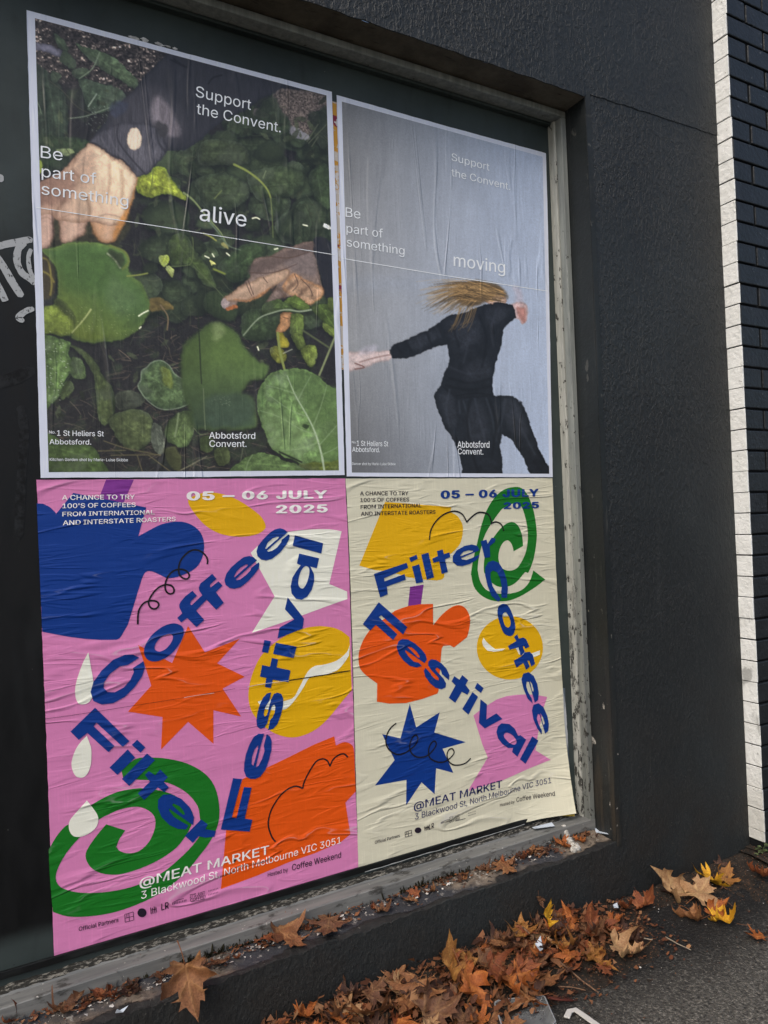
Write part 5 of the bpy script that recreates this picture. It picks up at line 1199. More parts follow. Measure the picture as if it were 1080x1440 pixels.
mv.line('printed_rule', [(481,364),(631.5,389),(770,410)], 1.0, ink_l, 3, False)
mv.text('address_lettering', [('No.', (493.8,623.7),(500.2,623.8),(493.8,620.4)), ('1 St Heliers St', (500.9,627.2),(545,628),(500.9,619.8)), ('Abbotsford.', (494.4,635.6),(533.3,636.2),(494.4,628.7))], ink_l, 4, .006); mv.text('name_lettering', [('Abbotsford', (642.2,629.8),(687.2,629.8),(642.2,620.5)), ('Convent.', (642.8,638.8),(678.5,639.5),(642.8,630.5))], ink_l, 4, .006)
mv.text('credit_lettering', [('Dancer shot by Marie-Luise Skibbe', (494.4,654.1),(555.3,654.5),(494.4,650.4))], ink_l, 4, .004)

# ------------------------------------------------------------------ remnants of older posters underneath
t = NT('old poster scraps')
sx = t.sep(t.co); band = t.noise(t.map((3,1,9)), 1.6, 3)
c = t.mix(t.ss(band, .46, .48), (.55,.50,.44,1), (.55,.29,.05,1)); c = t.mix(t.ss(band, .56, .58), c, (.22,.03,.06,1)); c = t.mix(t.ss(t.noise(t.co, 30, 5, .7), .56, .6), c, (.62,.6,.58,1))
M_OLD = t.done(c, .7, None, .2)
def scrap(name, quad, y, mat, label):
    P4 = [at(*p)[[0,2]] for p in quad]; v = []; f = []; n = 24
    for j in range(n+1):
        b = j/n; l = P4[0]*(1-b)+P4[3]*b; r = P4[1]*(1-b)+P4[2]*b
        for i, q in enumerate((l, (l+r)/2, r)):
            e = (0 if i == 1 else 1)*.0022
            v.append((q[0]+mnoise.noise(Vector((q[1]*45, i*3.3, y*2000)))*e, y, q[1]+mnoise.noise(Vector((q[1]*30, i*5.1, 4)))*e))
    for j in range(n):
        for i in range(2): k = j*3+i; f.append((k, k+3, k+4, k+1))
    return tag(link(name, mesh_from(v, f), mat), label, 'poster scrap')
scrap('old_poster_scrap', [(455,140),(486,147),(498,520),(474,520)], -.0012, M_OLD, 'orange, magenta and white strip of an older poster between the two upper posters')
t = NT('stained yellow paper'); M_OLDY = t.done(t.mix(t.ss(t.noise(t.co, 20, 4), .4, .6), (.55,.42,.08,1), (.62,.58,.42,1)), .6, None, .25)
scrap('old_poster_scrap', [(330,1240),(446,1210),(447,1243.5),(330,1277)], -.0012, M_OLDY, 'thin yellow edge of an old poster under the bottom of the pink poster')
t = NT('grey blue old paper'); sx = t.sep(t.map((40,1,3))); M_OLDB = t.done(t.mix(t.ss(t.noise(t.map((60,1,5)), 1.2, 4), .45, .55), (.10,.13,.16,1), (.5,.52,.54,1)), .5, None, .3)
scrap('old_poster_scrap', [(770,962),(794,968),(801,1085),(775,1090)], -.0010, M_OLDB, 'grey blue strip of an older poster showing beside the curled cream poster')
# the peeling layer under the cream corner
v = []; f = []; n = 26
M_BACK = ink('yellowed old poster paper', (176,150,58), 'h', k=1.0)
for i in range(n+1):
    a = i/n; x = 1.40+.285*a; d = curl(x, .295)*.80*min(1, a*1.6)
    zt = .33; zb = float(at(715+82*a, 1166-27*a-6*math.sin(a*3.14))[2]) + .012*(1-a)-.010
    v += [(x, -.0016-d*.55, zt), (x-.002, -.0018-d*.9, zb+.03), (x-.004*a, -.002-d, zb)]
for i in range(n):
    for j in range(2): k = i*3+j; f.append((k, k+1, k+4, k+3))
tag(link('old_poster_scrap', mesh_from(v, f, True), M_BACK), 'yellowed older poster peeling away beneath the curled corner of the cream poster', 'poster scrap')
t = NT('torn white paper'); M_TORN = t.done(t.mix(t.ss(t.noise(t.co, 60, 3), .4, .6), (.62,.62,.60,1), (.42,.42,.40,1)), .8, None, .2)
for i, (px, py, w_, h_) in enumerate(((188,54,9,3),(203,57,8,4),(224,63,9,3),(236,66,6,2),(246,69,5,2))):
    r_ = random.Random(i); pts = [(px+w_*math.cos(q)*r_.uniform(.5,1), py+.28*w_*math.cos(q)+h_*math.sin(q)*r_.uniform(.4,1)) for q in [k*.63 for k in range(10)]]
    P4 = [at(*p)[[0,2]] for p in pts]; v = [(q[0], -.0016-.0012*(k % 2), q[1]) for k, q in enumerate(P4)]; cx_ = np.mean(P4, 0)
    tag(link('paper_scrap', mesh_from(v+[(cx_[0], -.0034, cx_[1])], [(k, 10, (k+1) % 10) for k in range(10)]), M_TORN), 'torn white paper flake stuck on the board just above the garden poster', 'paper scrap', 'torn paper flakes above the garden poster')
# ------------------------------------------------------------------ fallen plane leaves
def leaf_mat(name, a, b, spot=(60,38,24)):
    t = NT(name)
    n = t.noise(t.co, 26, 5, .6); v = t.n('ShaderNodeAttribute'); v.attribute_name = 'vein'
    c = t.mix(t.ss(n, .32, .68), srgb(*a), srgb(*b))
    c = t.mix(t.ss(t.noise(t.co, 75, 4, .65), .6, .72, 0, .7), c, srgb(*spot))
    c = t.mix(t.math('MULTIPLY', v.outputs['Fac'], .55), c, srgb(min(255,a[0]+34), min(255,a[1]+34), min(255,a[2]+22)))
    h = t.math('ADD', t.math('MULTIPLY', v.outputs['Fac'], .0012), t.math('MULTIPLY', t.noise(t.co, 110, 3), .0012))
    m = t.done(c, .55, t.bump(h), .35)
    t.b.inputs['Subsurface Weight'].default_value = 0.0
    return m
LM = dict(tan=leaf_mat('tan leaf', (140,94,60), (110,70,42)), brown=leaf_mat('brown leaf', (112,76,52), (86,56,40)), orange=leaf_mat('orange leaf', (166,94,42), (132,70,32)),
          russet=leaf_mat('russet leaf', (138,76,44), (106,56,34)), yellow=leaf_mat('yellow leaf', (214,164,34), (190,128,36), (150,90,30)), dark=leaf_mat('dark leaf', (78,50,38), (58,38,30)),
          pale=leaf_mat('pale leaf', (176,140,100), (148,108,74)), gold=leaf_mat('gold leaf', (158,108,52), (128,82,40), (110,70,34)))
HALF = [(.015,.0),(.07,-.05),(.20,-.10),(.38,-.16),(.31,-.04),(.45,-.02),(.33,.06),(.25,.13),(.38,.16),(.47,.16),(.60,.22),(.82,.30),(.66,.35),(.74,.46),(.56,.43),(.40,.42),(.24,.40),(.25,.52),(.38,.62),(.26,.66),(.28,.80),(.15,.78),(.09,.93),(0,1.10)]
def leaf_shape(seed, slim=1.0, lobes=1.0):
    """outline with lobes and coarse teeth, triangulated with inner points; returns flat points, faces, vein weight"""
    r = random.Random(seed)
    def side(sg):
        o = []
        for i, (x, y) in enumerate(HALF):
            k = 0 if i in (0, len(HALF)-1) else 1
            o.append((sg*max(.012, x*slim*(1+k*r.uniform(-.20,.18))), y*(1 if y > 0 else lobes)+k*r.uniform(-.05,.05)))
        return o
    R, L = side(1), side(-1)
    out = R[:-1]+[(r.uniform(-.04,.04), 1.1)]+L[:-1][::-1]
    pts = []
    for i in range(len(out)):
        a, b = out[i], out[(i+1) % len(out)]; m = 2
        for k in range(m): pts.append((a[0]+(b[0]-a[0])*k/m+(r.uniform(-.012,.012) if k else 0), a[1]+(b[1]-a[1])*k/m+(r.uniform(-.012,.012) if k else 0)))
    n = len(pts); inner = []
    def inside(x, y):
        c = False
        for i in range(n):
            (ax, ay), (bx, by) = pts[i], pts[(i+1) % n]
            if (ay > y) != (by > y) and x < (bx-ax)*(y-ay)/(by-ay)+ax: c = not c
        return c
    y = -.15
    while y < 1.05:
        x = -.8
        while x < .81:
            q = (x+r.uniform(-.015,.015), y+r.uniform(-.015,.015))
            if inside(*q) and min((q[0]-p[0])**2+(q[1]-p[1])**2 for p in pts) > .028**2: inner.append(q)
            x += .075
        y += .075
    ax = [((0,0),(0,1.1)), ((0,.05),(.80*slim,.30)), ((0,.05),(-.80*slim,.30)), ((0,.02),(.38*slim,-.14)), ((0,.02),(-.38*slim,-.14)), ((0,.3),(.30*slim,.62)), ((0,.3),(-.30*slim,.62))]
    for a, b in ax:
        for k in range(1, 14):
            q = (a[0]+(b[0]-a[0])*k/14, a[1]+(b[1]-a[1])*k/14)
            if inside(*q): inner.append(q)
    V, E, Fc, *_x = delaunay_2d_cdt([Vector(p) for p in pts+inner], [(i, (i+1) % n) for i in range(n)], [], 1, 1e-5)
    V = [(v.x, v.y) for v in V]; F = [tuple(f) for f in Fc]; vein = []; vd = []
    for x, y in V:
        d = 9
        for a, b in ax:
            ex, ey = b[0]-a[0], b[1]-a[1]; t_ = max(0, min(1, ((x-a[0])*ex+(y-a[1])*ey)/(ex*ex+ey*ey))); d = min(d, math.hypot(x-a[0]-ex*t_, y-a[1]-ey*t_))
        vd.append(d); vein.append(1.0 if d < .004 else max(0, .35-d*6))
    return V, F, vein, vd
SHAPES = [leaf_shape(s, sl, lo) for s, sl, lo in ((1,1,1),(2,.85,.8),(3,1.05,1.1),(4,.75,.6),(5,.95,1),(6,.9,.9))]
def leaf_mesh(shape, seed, curl_, cup, roll=0.0, size=.15):
    """a dried leaf: folded along its veins, tips curled, rolled about a slanted axis; base of the blade near the origin"""
    V, F, vein, vd = SHAPES[shape]; r = random.Random(seed*77+5); ang = r.uniform(-.8,.8); ca, sa = math.cos(ang), math.sin(ang); o = []
    ph = r.uniform(0,6)
    for (x, y), d in zip(V, vd):
        yy = y-.3; rr = math.hypot(x, yy)
        z = curl_*rr**2.2*(1+.6*math.sin(3*math.atan2(yy, x)+ph)) + cup*d*.9 + .11*mnoise.noise(Vector((x*2.6, y*2.6, seed*3.3))) + .045*mnoise.noise(Vector((x*6.5, y*6.5, seed)))
        u, w = x*ca+yy*sa, -x*sa+yy*ca
        if roll:
            R_ = 1/roll; a = u/R_; u, z = (R_-z)*math.sin(a), R_-(R_-z)*math.cos(a)
        x2, y2 = u*ca-w*sa, u*sa+w*ca
        o.append((x2*size, y2*size, z*size))
    zmin = min(q[2] for q in o)
    me = mesh_from([(a, b, c-zmin) for a, b, c in o], F, True)
    at_ = me.attributes.new('vein', 'FLOAT', 'POINT'); at_.data.foreach_set('value', vein)
    # stalk: from the base of the blade outwards
    ib = min(range(len(V)), key=lambda i: V[i][0]**2+(V[i][1]-.02)**2); b = Vector(o[ib])-Vector((0,0,zmin)); back = (b-Vector(o[min(range(len(V)), key=lambda i: V[i][0]**2+(V[i][1]-.35)**2)])+Vector((0,0,zmin))).normalized()
    mb = MB(); pts = [b+Vector((0,0,.0006))]; dv = back.copy(); side_ = Vector((r.uniform(-.4,.4), r.uniform(-.4,.4), -.1))
    for k in range(5): dv = (dv+side_*.35).normalized(); pts.append(pts[-1]+dv*size*.10)
    for p in pts: p.z = max(p.z, .001)
    mb.tube(pts, [size*.011]*5+[size*.018], 5)
    return me, mesh_from(mb.v, mb.f, True)
LEAVES = []
for i, (sh, cu, cp, ro) in enumerate(((0,.20,.2,.3),(1,.45,.35,.9),(2,.25,-.25,1.2),(3,.6,.5,1.7),(4,.4,.25,-1.1),(5,.8,.4,.8),(0,.55,.6,2.1),(2,.4,.25,.5),(4,.9,.35,1.4),(1,.35,-.3,-1.5))):
    LEAVES.append(leaf_mesh(sh, i+1, cu, cp, ro, 1.0))
M_STALK = leaf_mat('leaf stalk', (140,92,56), (112,70,44))
_nl = [0]
def leaf(kind, mat, loc, size, rz, tilt=(0,0), label=None, group=None, stalk=True):
    me, st = LEAVES[kind]
    if not me.materials: me.materials.append(LM['tan']); st.materials.append(M_STALK)
    o = bpy.data.objects.new('fallen_leaf', me); COL.objects.link(o)
    o.location = loc; o.scale = (size,)*3; o.rotation_euler = (tilt[0], tilt[1], rz)
    o.material_slots[0].link = 'OBJECT'; o.material_slots[0].material = LM[mat]
    tag(o, label, 'leaf', group)
    if stalk:
        s = bpy.data.objects.new('leaf_stalk', st); COL.objects.link(s); s.parent = o
    return o
G_PILE, G_SILL, G_PAVE = 'leaves heaped along the foot of the wall', 'dead leaves lying on the window sill', 'leaves scattered on the pavement'
def ground(px, py, up=0.0):
    p = at(px, py, 2, up); return p[0], p[1]
def on_pile(px, py, extra=.0):
    h = .02
    for _ in range(6):
        x, y = ground(px, py, h); h = pile_h(x, min(y, WY-.005))+extra
    return (x, min(y, WY-.02), h)
# leaves one can point to: pixel, kind, colour, size, turn, tilt, label
for px, py, k, m, s, rz, tl, extra, lb in (
    (640,1368,1,'gold',.135,.35,(.75,.2),.02,'big tan gold leaf with upright curled lobes in the middle of the heap'),
    (662,1388,3,'orange',.14,3.3,(-.8,.2),.02,'long lobed orange leaf hanging down the front of the heap'),
    (700,1372,8,'russet',.12,4.2,(-.3,.2),.02,'russet brown leaf on the heap left of the clear tray'),
    (728,1392,2,'orange',.13,3.6,(-.5,-.2),.015,'orange tan leaf with narrow lobes touching the clear tray'),
    (585,1398,0,'tan',.13,2.2,(-.3,.1),.02,'wide tan leaf leaning against the wall near the left of the heap'),
    (520,1430,7,'tan',.115,2.2,(.4,.3),.02,'curled tan leaf near the left end of the heap'),
    (470,1432,5,'tan',.09,3.1,(.3,.1),.01,'small crumpled tan leaf at the left end of the heap'),
    (612,1425,2,'brown',.12,4.6,(.2,.5),.02,'rolled brown leaf at the bottom edge of the photo in the heap'),
    (771,1296,1,'yellow',.085,.4,(1.1,.3),.015,'upright yellow leaf with a red tip against the wall'),
    (800,1295,3,'orange',.085,5.9,(1.0,-.2),.01,'small pointed orange leaf upright beside the yellow leaf by the wall'),
    (832,1308,2,'russet',.12,.2,(1.2,.1),.015,'tall russet leaf standing upright at the right of the heap'),
    (795,1335,8,'gold',.10,1.9,(.3,.2),.01,'gold brown leaf lying behind the white paper scrap'),
    (838,1352,3,'gold',.105,3.3,(-.12,.1),.006,'flat golden leaf with three long points at the front right of the heap'),
    (876,1338,8,'pale',.12,4.0,(-.2,.25),.008,'long tan leaf stretching out at the right end of the heap'),
    (880,1278,6,'russet',.08,2.0,(.4,.3),.012,'crumpled russet leaf at the foot of the wall right of the heap'),
    (768,1383,0,'tan',.095,2.9,(.15,.1),.008,'pale tan leaf just above the clear tray'),
    (905,1272,5,'russet',.09,4.4,(.5,.2),.008,'dark russet leaf tucked behind the tall tan leaf'),
    (945,1250,3,'pale',.15,.5,(.9,-.5),.01,'large tan leaf curling upright alone beside the wall'),
    (982,1262,4,'pale',.11,5.0,(.2,.2),.004,'pale tan leaf lying flat against the large upright tan leaf'),
    (1000,1242,7,'yellow',.10,1.0,(.35,.2),.006,'spiky pale yellow leaf by the wall near the white pier'),
    (1020,1236,1,'gold',.08,5.4,(.2,.4),.004,'thin gold leaf half over the spiky yellow leaf'),
    (978,1292,8,'tan',.095,2.6,(.2,.4),.004,'folded tan orange leaf left of the bright yellow leaf on the asphalt'),
    (1017,1296,5,'yellow',.090,3.6,(.3,.1),.004,'bright yellow leaf with a curled notch on the open asphalt'),
    (1008,1282,3,'orange',.085,4.7,(.3,.2),.012,'narrow orange leaf lying over the bright yellow leaf'),
    (1066,1319,0,'orange',.058,1.2,(.1,.1),.002,'small star shaped orange leaf at the right edge of the photo'),
    (1074,1232,8,'russet',.09,2.1,(.3,.2),.01,'red brown leaf in the dirt below the white pier')):
    x, y, h = on_pile(px, py, extra)
    leaf(k, m, (x, y, h), s*(.92 if px < 920 else 1.02), rz, tl, lb, G_PILE if px < 920 else G_PAVE)
rl_ = random.Random(21)
n_rand = 0
while n_rand < 150:
    x = rl_.uniform(.45, 1.62); d = abs(rl_.gauss(0, .13))
    if d > .30 or d > .34-.12*max(0, (x-1.3)/.3): continue
    y = WY-.03-d; h = pile_h(x, y)
    leaf(rl_.randrange(10), rl_.choices(('tan','brown','orange','russet','dark','gold','pale'), (6,7,4,4,5,2,1))[0], (x, y, h+rl_.uniform(-.012,.018)), rl_.uniform(.035,.088), rl_.uniform(0,6.28), (rl_.gauss(0,.24), rl_.gauss(0,.24)),
         'ordinary small dry leaf among the many filling the brown heap by the wall', G_PILE)
    n_rand += 1
for i in range(7):
    x = rl_.uniform(1.65, 2.4); y = WY-.02-rl_.uniform(.0,.09)
    leaf(rl_.randrange(10), rl_.choice(('brown','russet','dark')), (x, y, .004), rl_.uniform(.035,.055), rl_.uniform(0,6.28), (rl_.gauss(0,.2), rl_.gauss(0,.2)), 'small brown leaf in the gutter between wall and asphalt', G_PAVE)
# on the sill
def on_sill(px, py):
    z = .2
    for _ in range(4): p = at(px, py, 2, z); z = zs(p[0])+.006
    return p[0], max(p[1], WY-.004), z
for px, py, k, m, s, rz, tl, dz, lb in (
    (264,1376,2,'tan',.115,3.05,(-1.15,.12),.002,'big tan leaf drooping over the front edge of the sill'),
    (188,1376,5,'tan',.075,2.9,(-.5,.1),.004,'curled tan leaf against the sill rail left of the drooping leaf'),
    (88,1424,8,'brown',.075,.6,(.2,.1),.003,'crumpled brown leaf near the left end of the sill'),
    (15,1436,8,'russet',.07,2.6,(.2,.1),.003,'russet leaf scrap at the bottom left corner of the photo'),
    (146,1404,6,'russet',.06,1.0,(.2,.1),.002,'small russet leaf scrap between crumpled and curled leaves on the sill'),
    (400,1322,7,'tan',.10,3.6,(-.45,-.1),.010,'wide tan leaf sitting on the sill edge beneath the seam of the lower posters'),
    (462,1305,0,'brown',.09,2.6,(-.15,0),.004,'flat brown leaf pressed on the sill right of the wide tan leaf'),
    (380,1296,6,'brown',.045,.2,(.8,0),.002,'square brown leaf scrap standing against the rail'),
    (576,1270,4,'tan',.045,2.0,(.2,0),.002,'small tan leaf curled up in the middle of the sill'),
    (538,1283,5,'brown',.05,4.2,(.2,0),.002,'dark brown leaf scrap left of the small curled tan leaf'),
    (708,1222,0,'tan',.075,3.3,(-.2,.1),.004,'flat tan leaf with square lobes on the bare concrete of the sill'),
    (683,1226,8,'brown',.05,3.5,(.2,0),.002,'brown leaf beside the square lobed leaf on the sill'),
    (652,1237,3,'tan',.045,5.1,(.1,0),.002,'narrow tan leaf sliver on the sill left of the square lobed leaf'),
    (792,1191,2,'orange',.055,.8,(.4,.1),.003,'orange brown leaf under the white strip at the right of the sill'),
    (818,1185,8,'orange',.045,2.7,(.3,0),.002,'small orange leaf in the right corner of the sill'),
    (752,1196,6,'brown',.04,1.7,(.2,0),.002,'tiny brown leaf left of the white strip on the sill'),
    (620,1243,6,'brown',.04,1.2,(.2,0),.002,'tiny brown leaf scrap in the centre of the sill beside the concrete patch')):
    x, y, z = on_sill(px, py)
    if tl[0] < -.9: q_ = at(px, py, 1, WY-.012); x, y, z = q_[0], WY-.012, q_[2]-.004
    leaf(k, m, (x, y, z+dz), s, rz, tl, lb, G_SILL)
for i in range(34):
    x = rl_.uniform(-.1, 1.72); y = -.072-abs(rl_.gauss(0,.022))
    if y < -.14: continue
    leaf(rl_.randrange(10), rl_.choices(('brown','russet','dark','tan'), (4,3,3,1))[0], (x, y, zs(x)+.008), rl_.uniform(.022,.055), rl_.uniform(0,6.28), (rl_.gauss(0,.3), rl_.gauss(0,.3)), 'tiny broken brown leaf scrap among the debris along the sill', G_SILL, stalk=False)
# a withered sprig and leaf hanging on the plinth
x = at(757,1264,1,WY-.01); leaf(6,'brown',(x[0], WY-.014, x[2]), .035, 3.0, (-1.5,.2), 'withered brown leaf stuck to the wall below the sill', G_SILL)

# crumbs too many to count
def crumbs(name, n, place, mat, smin, smax, seed, flat=.35):
    r = random.Random(seed); mb = MB()
    for _ in range(n):
        x, y, z = place(r); s = r.uniform(smin, smax); a = r.uniform(0, 6.28); m = r.choice((3,4,5)); tx, ty = r.gauss(0, flat), r.gauss(0, flat); v = []
        for k in range(m):
            q = a+6.283*k/m+r.uniform(-.3,.3); rr = s*r.uniform(.5,1.1); dx, dy = rr*math.cos(q), rr*math.sin(q)*.7; v.append((x+dx, y+dy, z+dx*tx+dy*ty+s*.3))
        mb.add(v, [tuple(range(m))])
    o = mb.build(name, mat); return tag(o, kind='stuff')
def p_pile(r):
    while True:
        x, d = r.uniform(-.3, 1.75), abs(r.gauss(0, .14))
        if d < .33: y = WY-.012-d; return x, y, pile_h(x, y)+.001
t = NT('leaf crumbs'); v_ = t.n('ShaderNodeNewGeometry')
M_CRUMB = t.done(t.ramp(v_.outputs['Random Per Island'], [(0, srgb(48,32,26)), (.3, srgb(92,56,38)), (.6, srgb(128,84,54)), (.85, srgb(100,58,38)), (1, srgb(150,112,78))]), .7, None, .25)
tag(crumbs('leaf_litter', 3200, p_pile, M_CRUMB, .003, .012, 4), 'brown leaf crumbs under the heap along the wall', 'leaf litter')
def p_top(r):
    while True:
        x, d = r.uniform(.3, 1.62), abs(r.gauss(0, .12))
        if d < .28: y = WY-.02-d; return x, y, pile_h(x, y)+r.uniform(.002, .026)
tag(crumbs('broken_leaves', 520, p_top, M_CRUMB, .007, .019, 14, .6), 'broken brown leaf pieces scattered through the heap', 'leaf litter')
def p_sill(r):
    x = r.uniform(-.2, 1.73); y = -.066-abs(r.gauss(0, .022)); return x, max(y, -.15), zs(x)+.006+max(0, .012*(1-(-.066-y)/.05))
tag(crumbs('sill_litter', 620, p_sill, M_CRUMB, .003, .010, 5), 'leaf crumbs gathered in the angle of the sill and rail', 'leaf litter')
t = NT('old white paint'); M_FLAKE = t.done(t.mix(t.ss(t.noise(t.co, 60, 3), .4, .65), srgb(216,212,204), srgb(150,144,134)), .7, None, .3)
def p_flake(r):
    while True:
        x = r.choice((r.uniform(0,.55), r.uniform(.25,.75), r.uniform(.9,1.72), r.uniform(-.1,1.72))); y = -.074-abs(r.gauss(0,.022))
        if y > -.150 and mnoise.noise(Vector((x*9, y*12, 1))) > -.05: return x, y, zs(x)+.009
tag(crumbs('paint_flakes', 300, p_flake, M_FLAKE, .0015, .008, 6, .3), 'white paint flakes lying along the sill', 'paint flakes')
def p_grit(r):
    x = r.uniform(.9, 2.9); d = abs(r.gauss(0, .18)); return x, WY-.02-d if x < 2.4 else -.26-d, .003
tag(crumbs('pavement_grit', 700, p_grit, M_CRUMB, .0015, .0045, 8, .2), 'brown leaf crumbs scattered over the asphalt by the wall', 'leaf litter')
tag(crumbs('pale_grit', 160, p_grit, M_FLAKE, .0015, .0045, 9, .2), 'pale grit scattered over the asphalt by the wall', 'grit')
t = NT('moss'); M_MOSS = t.done(srgb(40,38,26), .9, None, .1)
def p_moss(r):
    x = r.choice((r.uniform(.28,.5), r.uniform(.95,1.2), r.uniform(0,1.7))); return x, -.0665, zs(x)+.010+abs(r.gauss(0,.008))
tag(crumbs('moss', 420, p_moss, M_MOSS, .002, .006, 10, 2), 'dark moss growing where the rail meets the sill', 'moss')

# ------------------------------------------------------------------ twigs and rubbish
t = NT('twig bark'); M_TWIG = t.done(t.mix(t.ss(t.noise(t.co, 70, 3), .4, .6), srgb(88,64,50), srgb(126,98,76)), .8, None, .2)
t = NT('bleached twig'); M_TWIGP = t.done(srgb(150,138,120), .8, None, .2)
def twig(pts, r, mat, label, lift=.006):
    P3 = []
    for px, py in pts:
        x, y, h = on_pile(px, py, 0); P3.append(Vector((x, y, h+lift)))
    Q = []
    for i in range(len(P3)-1):
        for k in range(4): Q.append(P3[i].lerp(P3[i+1], k/4)+Vector((0,0,.002*mnoise.noise(Vector((i+k*.3, r*900, 1))))))
    Q.append(P3[-1]); mb = MB(); mb.tube(Q, [r*(1.1-.5*i/len(Q)) for i in range(len(Q))], 6)
    tag(mb.build('twig', mat, smooth=True), label, 'twig')
twig([(778,1352),(800,1368),(818,1384),(842,1402)], .0028, M_TWIG, 'long dark twig sloping out of the heap onto the asphalt', .012)
twig([(735,1320),(752,1335),(776,1352)], .0026, M_TWIG, 'dark twig across the top of the heap behind the paper scrap', .035)
twig([(886,1318),(902,1321),(918,1324)], .0026, M_TWIGP, 'short bleached twig on the asphalt right of the heap')
twig([(936,1320),(952,1330),(972,1339)], .0018, M_TWIGP, 'thin pale twig on the bare asphalt in front of the wall')
twig([(785,1390),(806,1392),(824,1396)], .0018, M_TWIG, 'thin brown twig lying right of the clear tray')
twig([(892,1332),(903,1328),(904,1326)], .0020, M_TWIG, 'tiny brown twig below the short bleached twig')
twig([(1012,1265),(1022,1270),(1030,1277)], .0018, M_TWIG, 'thin twig near the yellow leaf by the wall')
twig([(1036,1301),(1048,1304),(1057,1303)], .0014, M_TWIG, 'fine leaf stalk beside the bright yellow leaf')
# grass-like dry awn
def fan(pts, w, mat, name, label, cat):
    P3 = [Vector((*on_pile(*p)[:2], on_pile(*p)[2]+.008)) for p in pts]; mb = MB(); mb.tube(P3, w, 6); r = random.Random(1)
    for i in range(60):
        a = r.random(); p = P3[0].lerp(P3[-1], a); mb.tube([p, p+Vector((r.uniform(-.012,.012), r.uniform(-.012,.012), r.uniform(0,.006)))], .0007, 3)
    tag(mb.build(name, mat, smooth=True), label, cat)
t = NT('red brown seed spike'); M_SPIKE = t.done(srgb(86,44,36), .8, None, .2)
fan([(764,1406),(786,1410),(806,1411)], .003, M_SPIKE, 'seed_spike', 'bristly red brown seed spike beside the clear tray', 'seed spike')

# clear plastic tray
t = NT('clear scuffed plastic'); t.b.inputs['Transmission Weight'].default_value = .85; t.b.inputs['IOR'].default_value = 1.25
M_CLEAR = t.done(t.mix(t.ss(t.noise(t.co, 30, 4), .5, .62), (.72,.75,.76,1), (.55,.57,.58,1)), t.ss(t.noise(t.co, 22, 3), .35, .65, .12, .4), None, .6)
t = NT('plastic rim'); M_RIM = t.done(srgb(150,154,156), .3, None, .6)
c0 = ground(738, 1432); A = math.radians(-24)
tray = link('plastic_tray', None, loc=(c0[0], c0[1], pile_h(c0[0], c0[1])-.003)); tray.rotation_euler = (.05, -.04, A)
tag(tray, 'clear plastic food tray lying under the leaves at the bottom edge', 'plastic tray')
mb = MB(); w_, d_, hh = .070, .055, .016
ring = lambda s, z: [(-w_*s,-d_*s,z),(w_*s,-d_*s,z),(w_*s,d_*s,z),(-w_*s,d_*s,z)]
mb.add(ring(.82,.001)+ring(1,hh), [(0,1,2,3),(0,4,5,1),(1,5,6,2),(2,6,7,3),(3,7,4,0)]); o = mb.build('tray_body', M_CLEAR, tray, bevel=.004)
m = o.modifiers.new('wall', 'SOLIDIFY'); m.thickness = .0012
mb = MB()
q = [Vector((x, y, hh)) for x, y in ((-w_,-d_+.01),(-w_+.01,-d_),(w_-.01,-d_),(w_,-d_+.01),(w_,d_-.01),(w_-.01,d_),(-w_+.01,d_),(-w_,d_-.01),(-w_,-d_+.01))]
mb.tube(q, .0022, 6, False); mb.build('tray_rim', M_RIM, tray, smooth=True)
# white plastic hook
t = NT('white plastic'); M_WPL = t.done(srgb(200,198,192), .4, None, .5)
c0 = [Vector((*ground(*p, .006), .006)) for p in ((797,1432),(801,1423),(809,1421),(822,1430),(836,1440),(850,1450))]
v = []; f = []
for i, p in enumerate(c0):
    d = (c0[min(i+1,5)]-c0[max(i-1,0)]).normalized(); n_ = Vector((-d.y, d.x, 0))*.008
    v += [p+n_, p-n_, p+n_+Vector((0,0,.004)), p-n_+Vector((0,0,.004))]
for i in range(5):
    a, b = 4*i, 4*i+4; f += [(a,b,b+2,a+2),(a+1,a+3,b+3,b+1),(a+2,b+2,b+3,a+3),(a,a+1,b+1,b)]
f += [(0,2,3,1),(20,21,23,22)]
mb = MB(); mb.add(v, f); tag(mb.build('plastic_hook', M_WPL, bevel=.001), 'bent white plastic strip on the asphalt at the bottom edge', 'plastic strip')
# scraps of paper
t = NT('pale blue white paper'); M_PAP = t.done(srgb(196,206,216), .6, None, .3)
def paper(pts, z, label, fold=.01, base=on_pile, mat=None):
    mb = MB(); v = []
    for i, p in enumerate(pts):
        x, y, h = base(*p); v.append((x, y, h+z+fold*(i % 2)))
    mb.add(v, [(0,1,2),(0,2,3)] if len(v) == 4 else [tuple(range(len(v)))])
    o = mb.build('paper_scrap', mat or M_PAP); m = o.modifiers.new('t', 'SOLIDIFY'); m.thickness = .0008; tag(o, label, 'paper scrap')
paper([(753,1342),(761,1335),(764,1350),(760,1357)], .030, 'pale blue white paper scrap poking from the heap')
paper([(1035,1170),(1040,1172),(1041,1178),(1036,1176)], .0, 'tiny white paper bit by the corner of the wall') if False else None
paper([(162,1426),(181,1423),(178,1442),(168,1440)], .002, 'folded white paper scrap hanging off the sill edge', .012, on_sill)
paper([(368,1326),(356,1330),(354,1320),(366,1318)], .006, 'white paper scrap beside the wide tan leaf on the sill', .008, on_sill)
paper([(838,1172),(856,1178),(848,1168),(836,1167)], .004, 'curled cream paper chip in the far right corner of the sill', .008, on_sill)
paper([(748,1165),(776,1159),(780,1163),(752,1168)], .02, 'pale pink paper sliver on the rail below the curled poster', .003, lambda px, py: (*at(px, py, 2, .262)[:2], .245))
paper([(862,1278),(868,1276),(870,1282),(864,1284)], .012, 'white paper crumb at the foot of the wall above the russet leaf', .004)
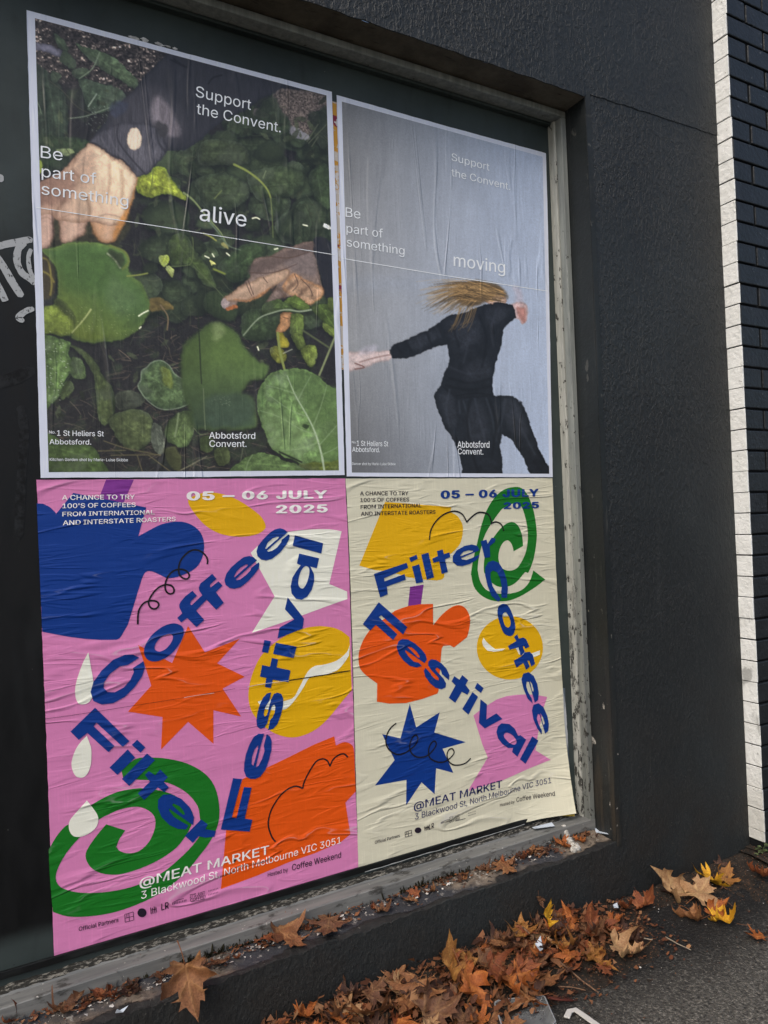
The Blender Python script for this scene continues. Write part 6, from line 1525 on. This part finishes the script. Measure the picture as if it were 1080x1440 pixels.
# white peeled strip lying over the sill
t = NT('crumpled white strip'); nn = t.noise(t.co, 60, 5, .7)
M_STRIP = t.done(t.mix(t.ss(nn, .35, .6), srgb(222,220,212), srgb(160,156,146)), .8, t.bump(t.math('MULTIPLY', nn, .006)), .2)
pp = []
for px, py, y, dz in ((792,1163,-.045,.010),(797,1174,-.068,.004),(801,1184,-.085,.010),(806,1190,-.105,.008),(812,1196,-.128,.006),(803,1200,-.135,.004)):
    x = at(px, py, 1, y); pp.append(Vector((x[0], y, max(x[2], zs(x[0])+.004)+dz*.5)))
Qp = []
for i in range(len(pp)-1):
    for k in range(6): Qp.append(pp[i].lerp(pp[i+1], k/6)+Vector((mnoise.noise(Vector((i+k/6, 1, 1))), mnoise.noise(Vector((i+k/6, 5, 1))), mnoise.noise(Vector((i+k/6, 9, 1)))))*.004)
mb = MB(); mb.tube(Qp, [.009+.004*math.sin(i*1.9)+.002*math.sin(i*4.3) for i in range(len(Qp))], 9)
tag(mb.build('peeled_strip', M_STRIP, smooth=True), 'crumpled white strip hanging over the rail onto the sill', 'peeled strip')

# ------------------------------------------------------------------ weeds at the foot of the white pier
t = NT('weed leaf'); M_WEED = t.done(t.mix(t.ss(t.noise(t.co, 60, 3), .4, .6), srgb(62,74,44), srgb(92,104,66)), .6, None, .3)
wroot = link('weed', None, loc=(2.452, -.215, .01)); tag(wroot, 'small green weed in the corner below the white brick return', 'weed')
st = MB(); lv = MB(); r = random.Random(8)
for i in range(11):
    a = r.uniform(2.6, 6.0); l = r.uniform(.02,.055); e = Vector((math.cos(a)*l*.7, math.sin(a)*l*.5, r.uniform(.008,.045)))
    st.tube([Vector((0,0,0)), e*.5+Vector((0,0,.006)), e], .0010, 4); s = r.uniform(.007,.013); b = r.uniform(0,6.28)
    lv.add([e+Vector((math.cos(b+k*.785)*s*(1.2 if k == 0 else .9), math.sin(b+k*.785)*s*.8, .003*math.sin(k*2.)+r.uniform(-.001,.001))) for k in range(8)], [tuple(range(8))])
st.build('stem', M_WEED, wroot, smooth=True); lv.build('leaves', M_WEED, wroot)
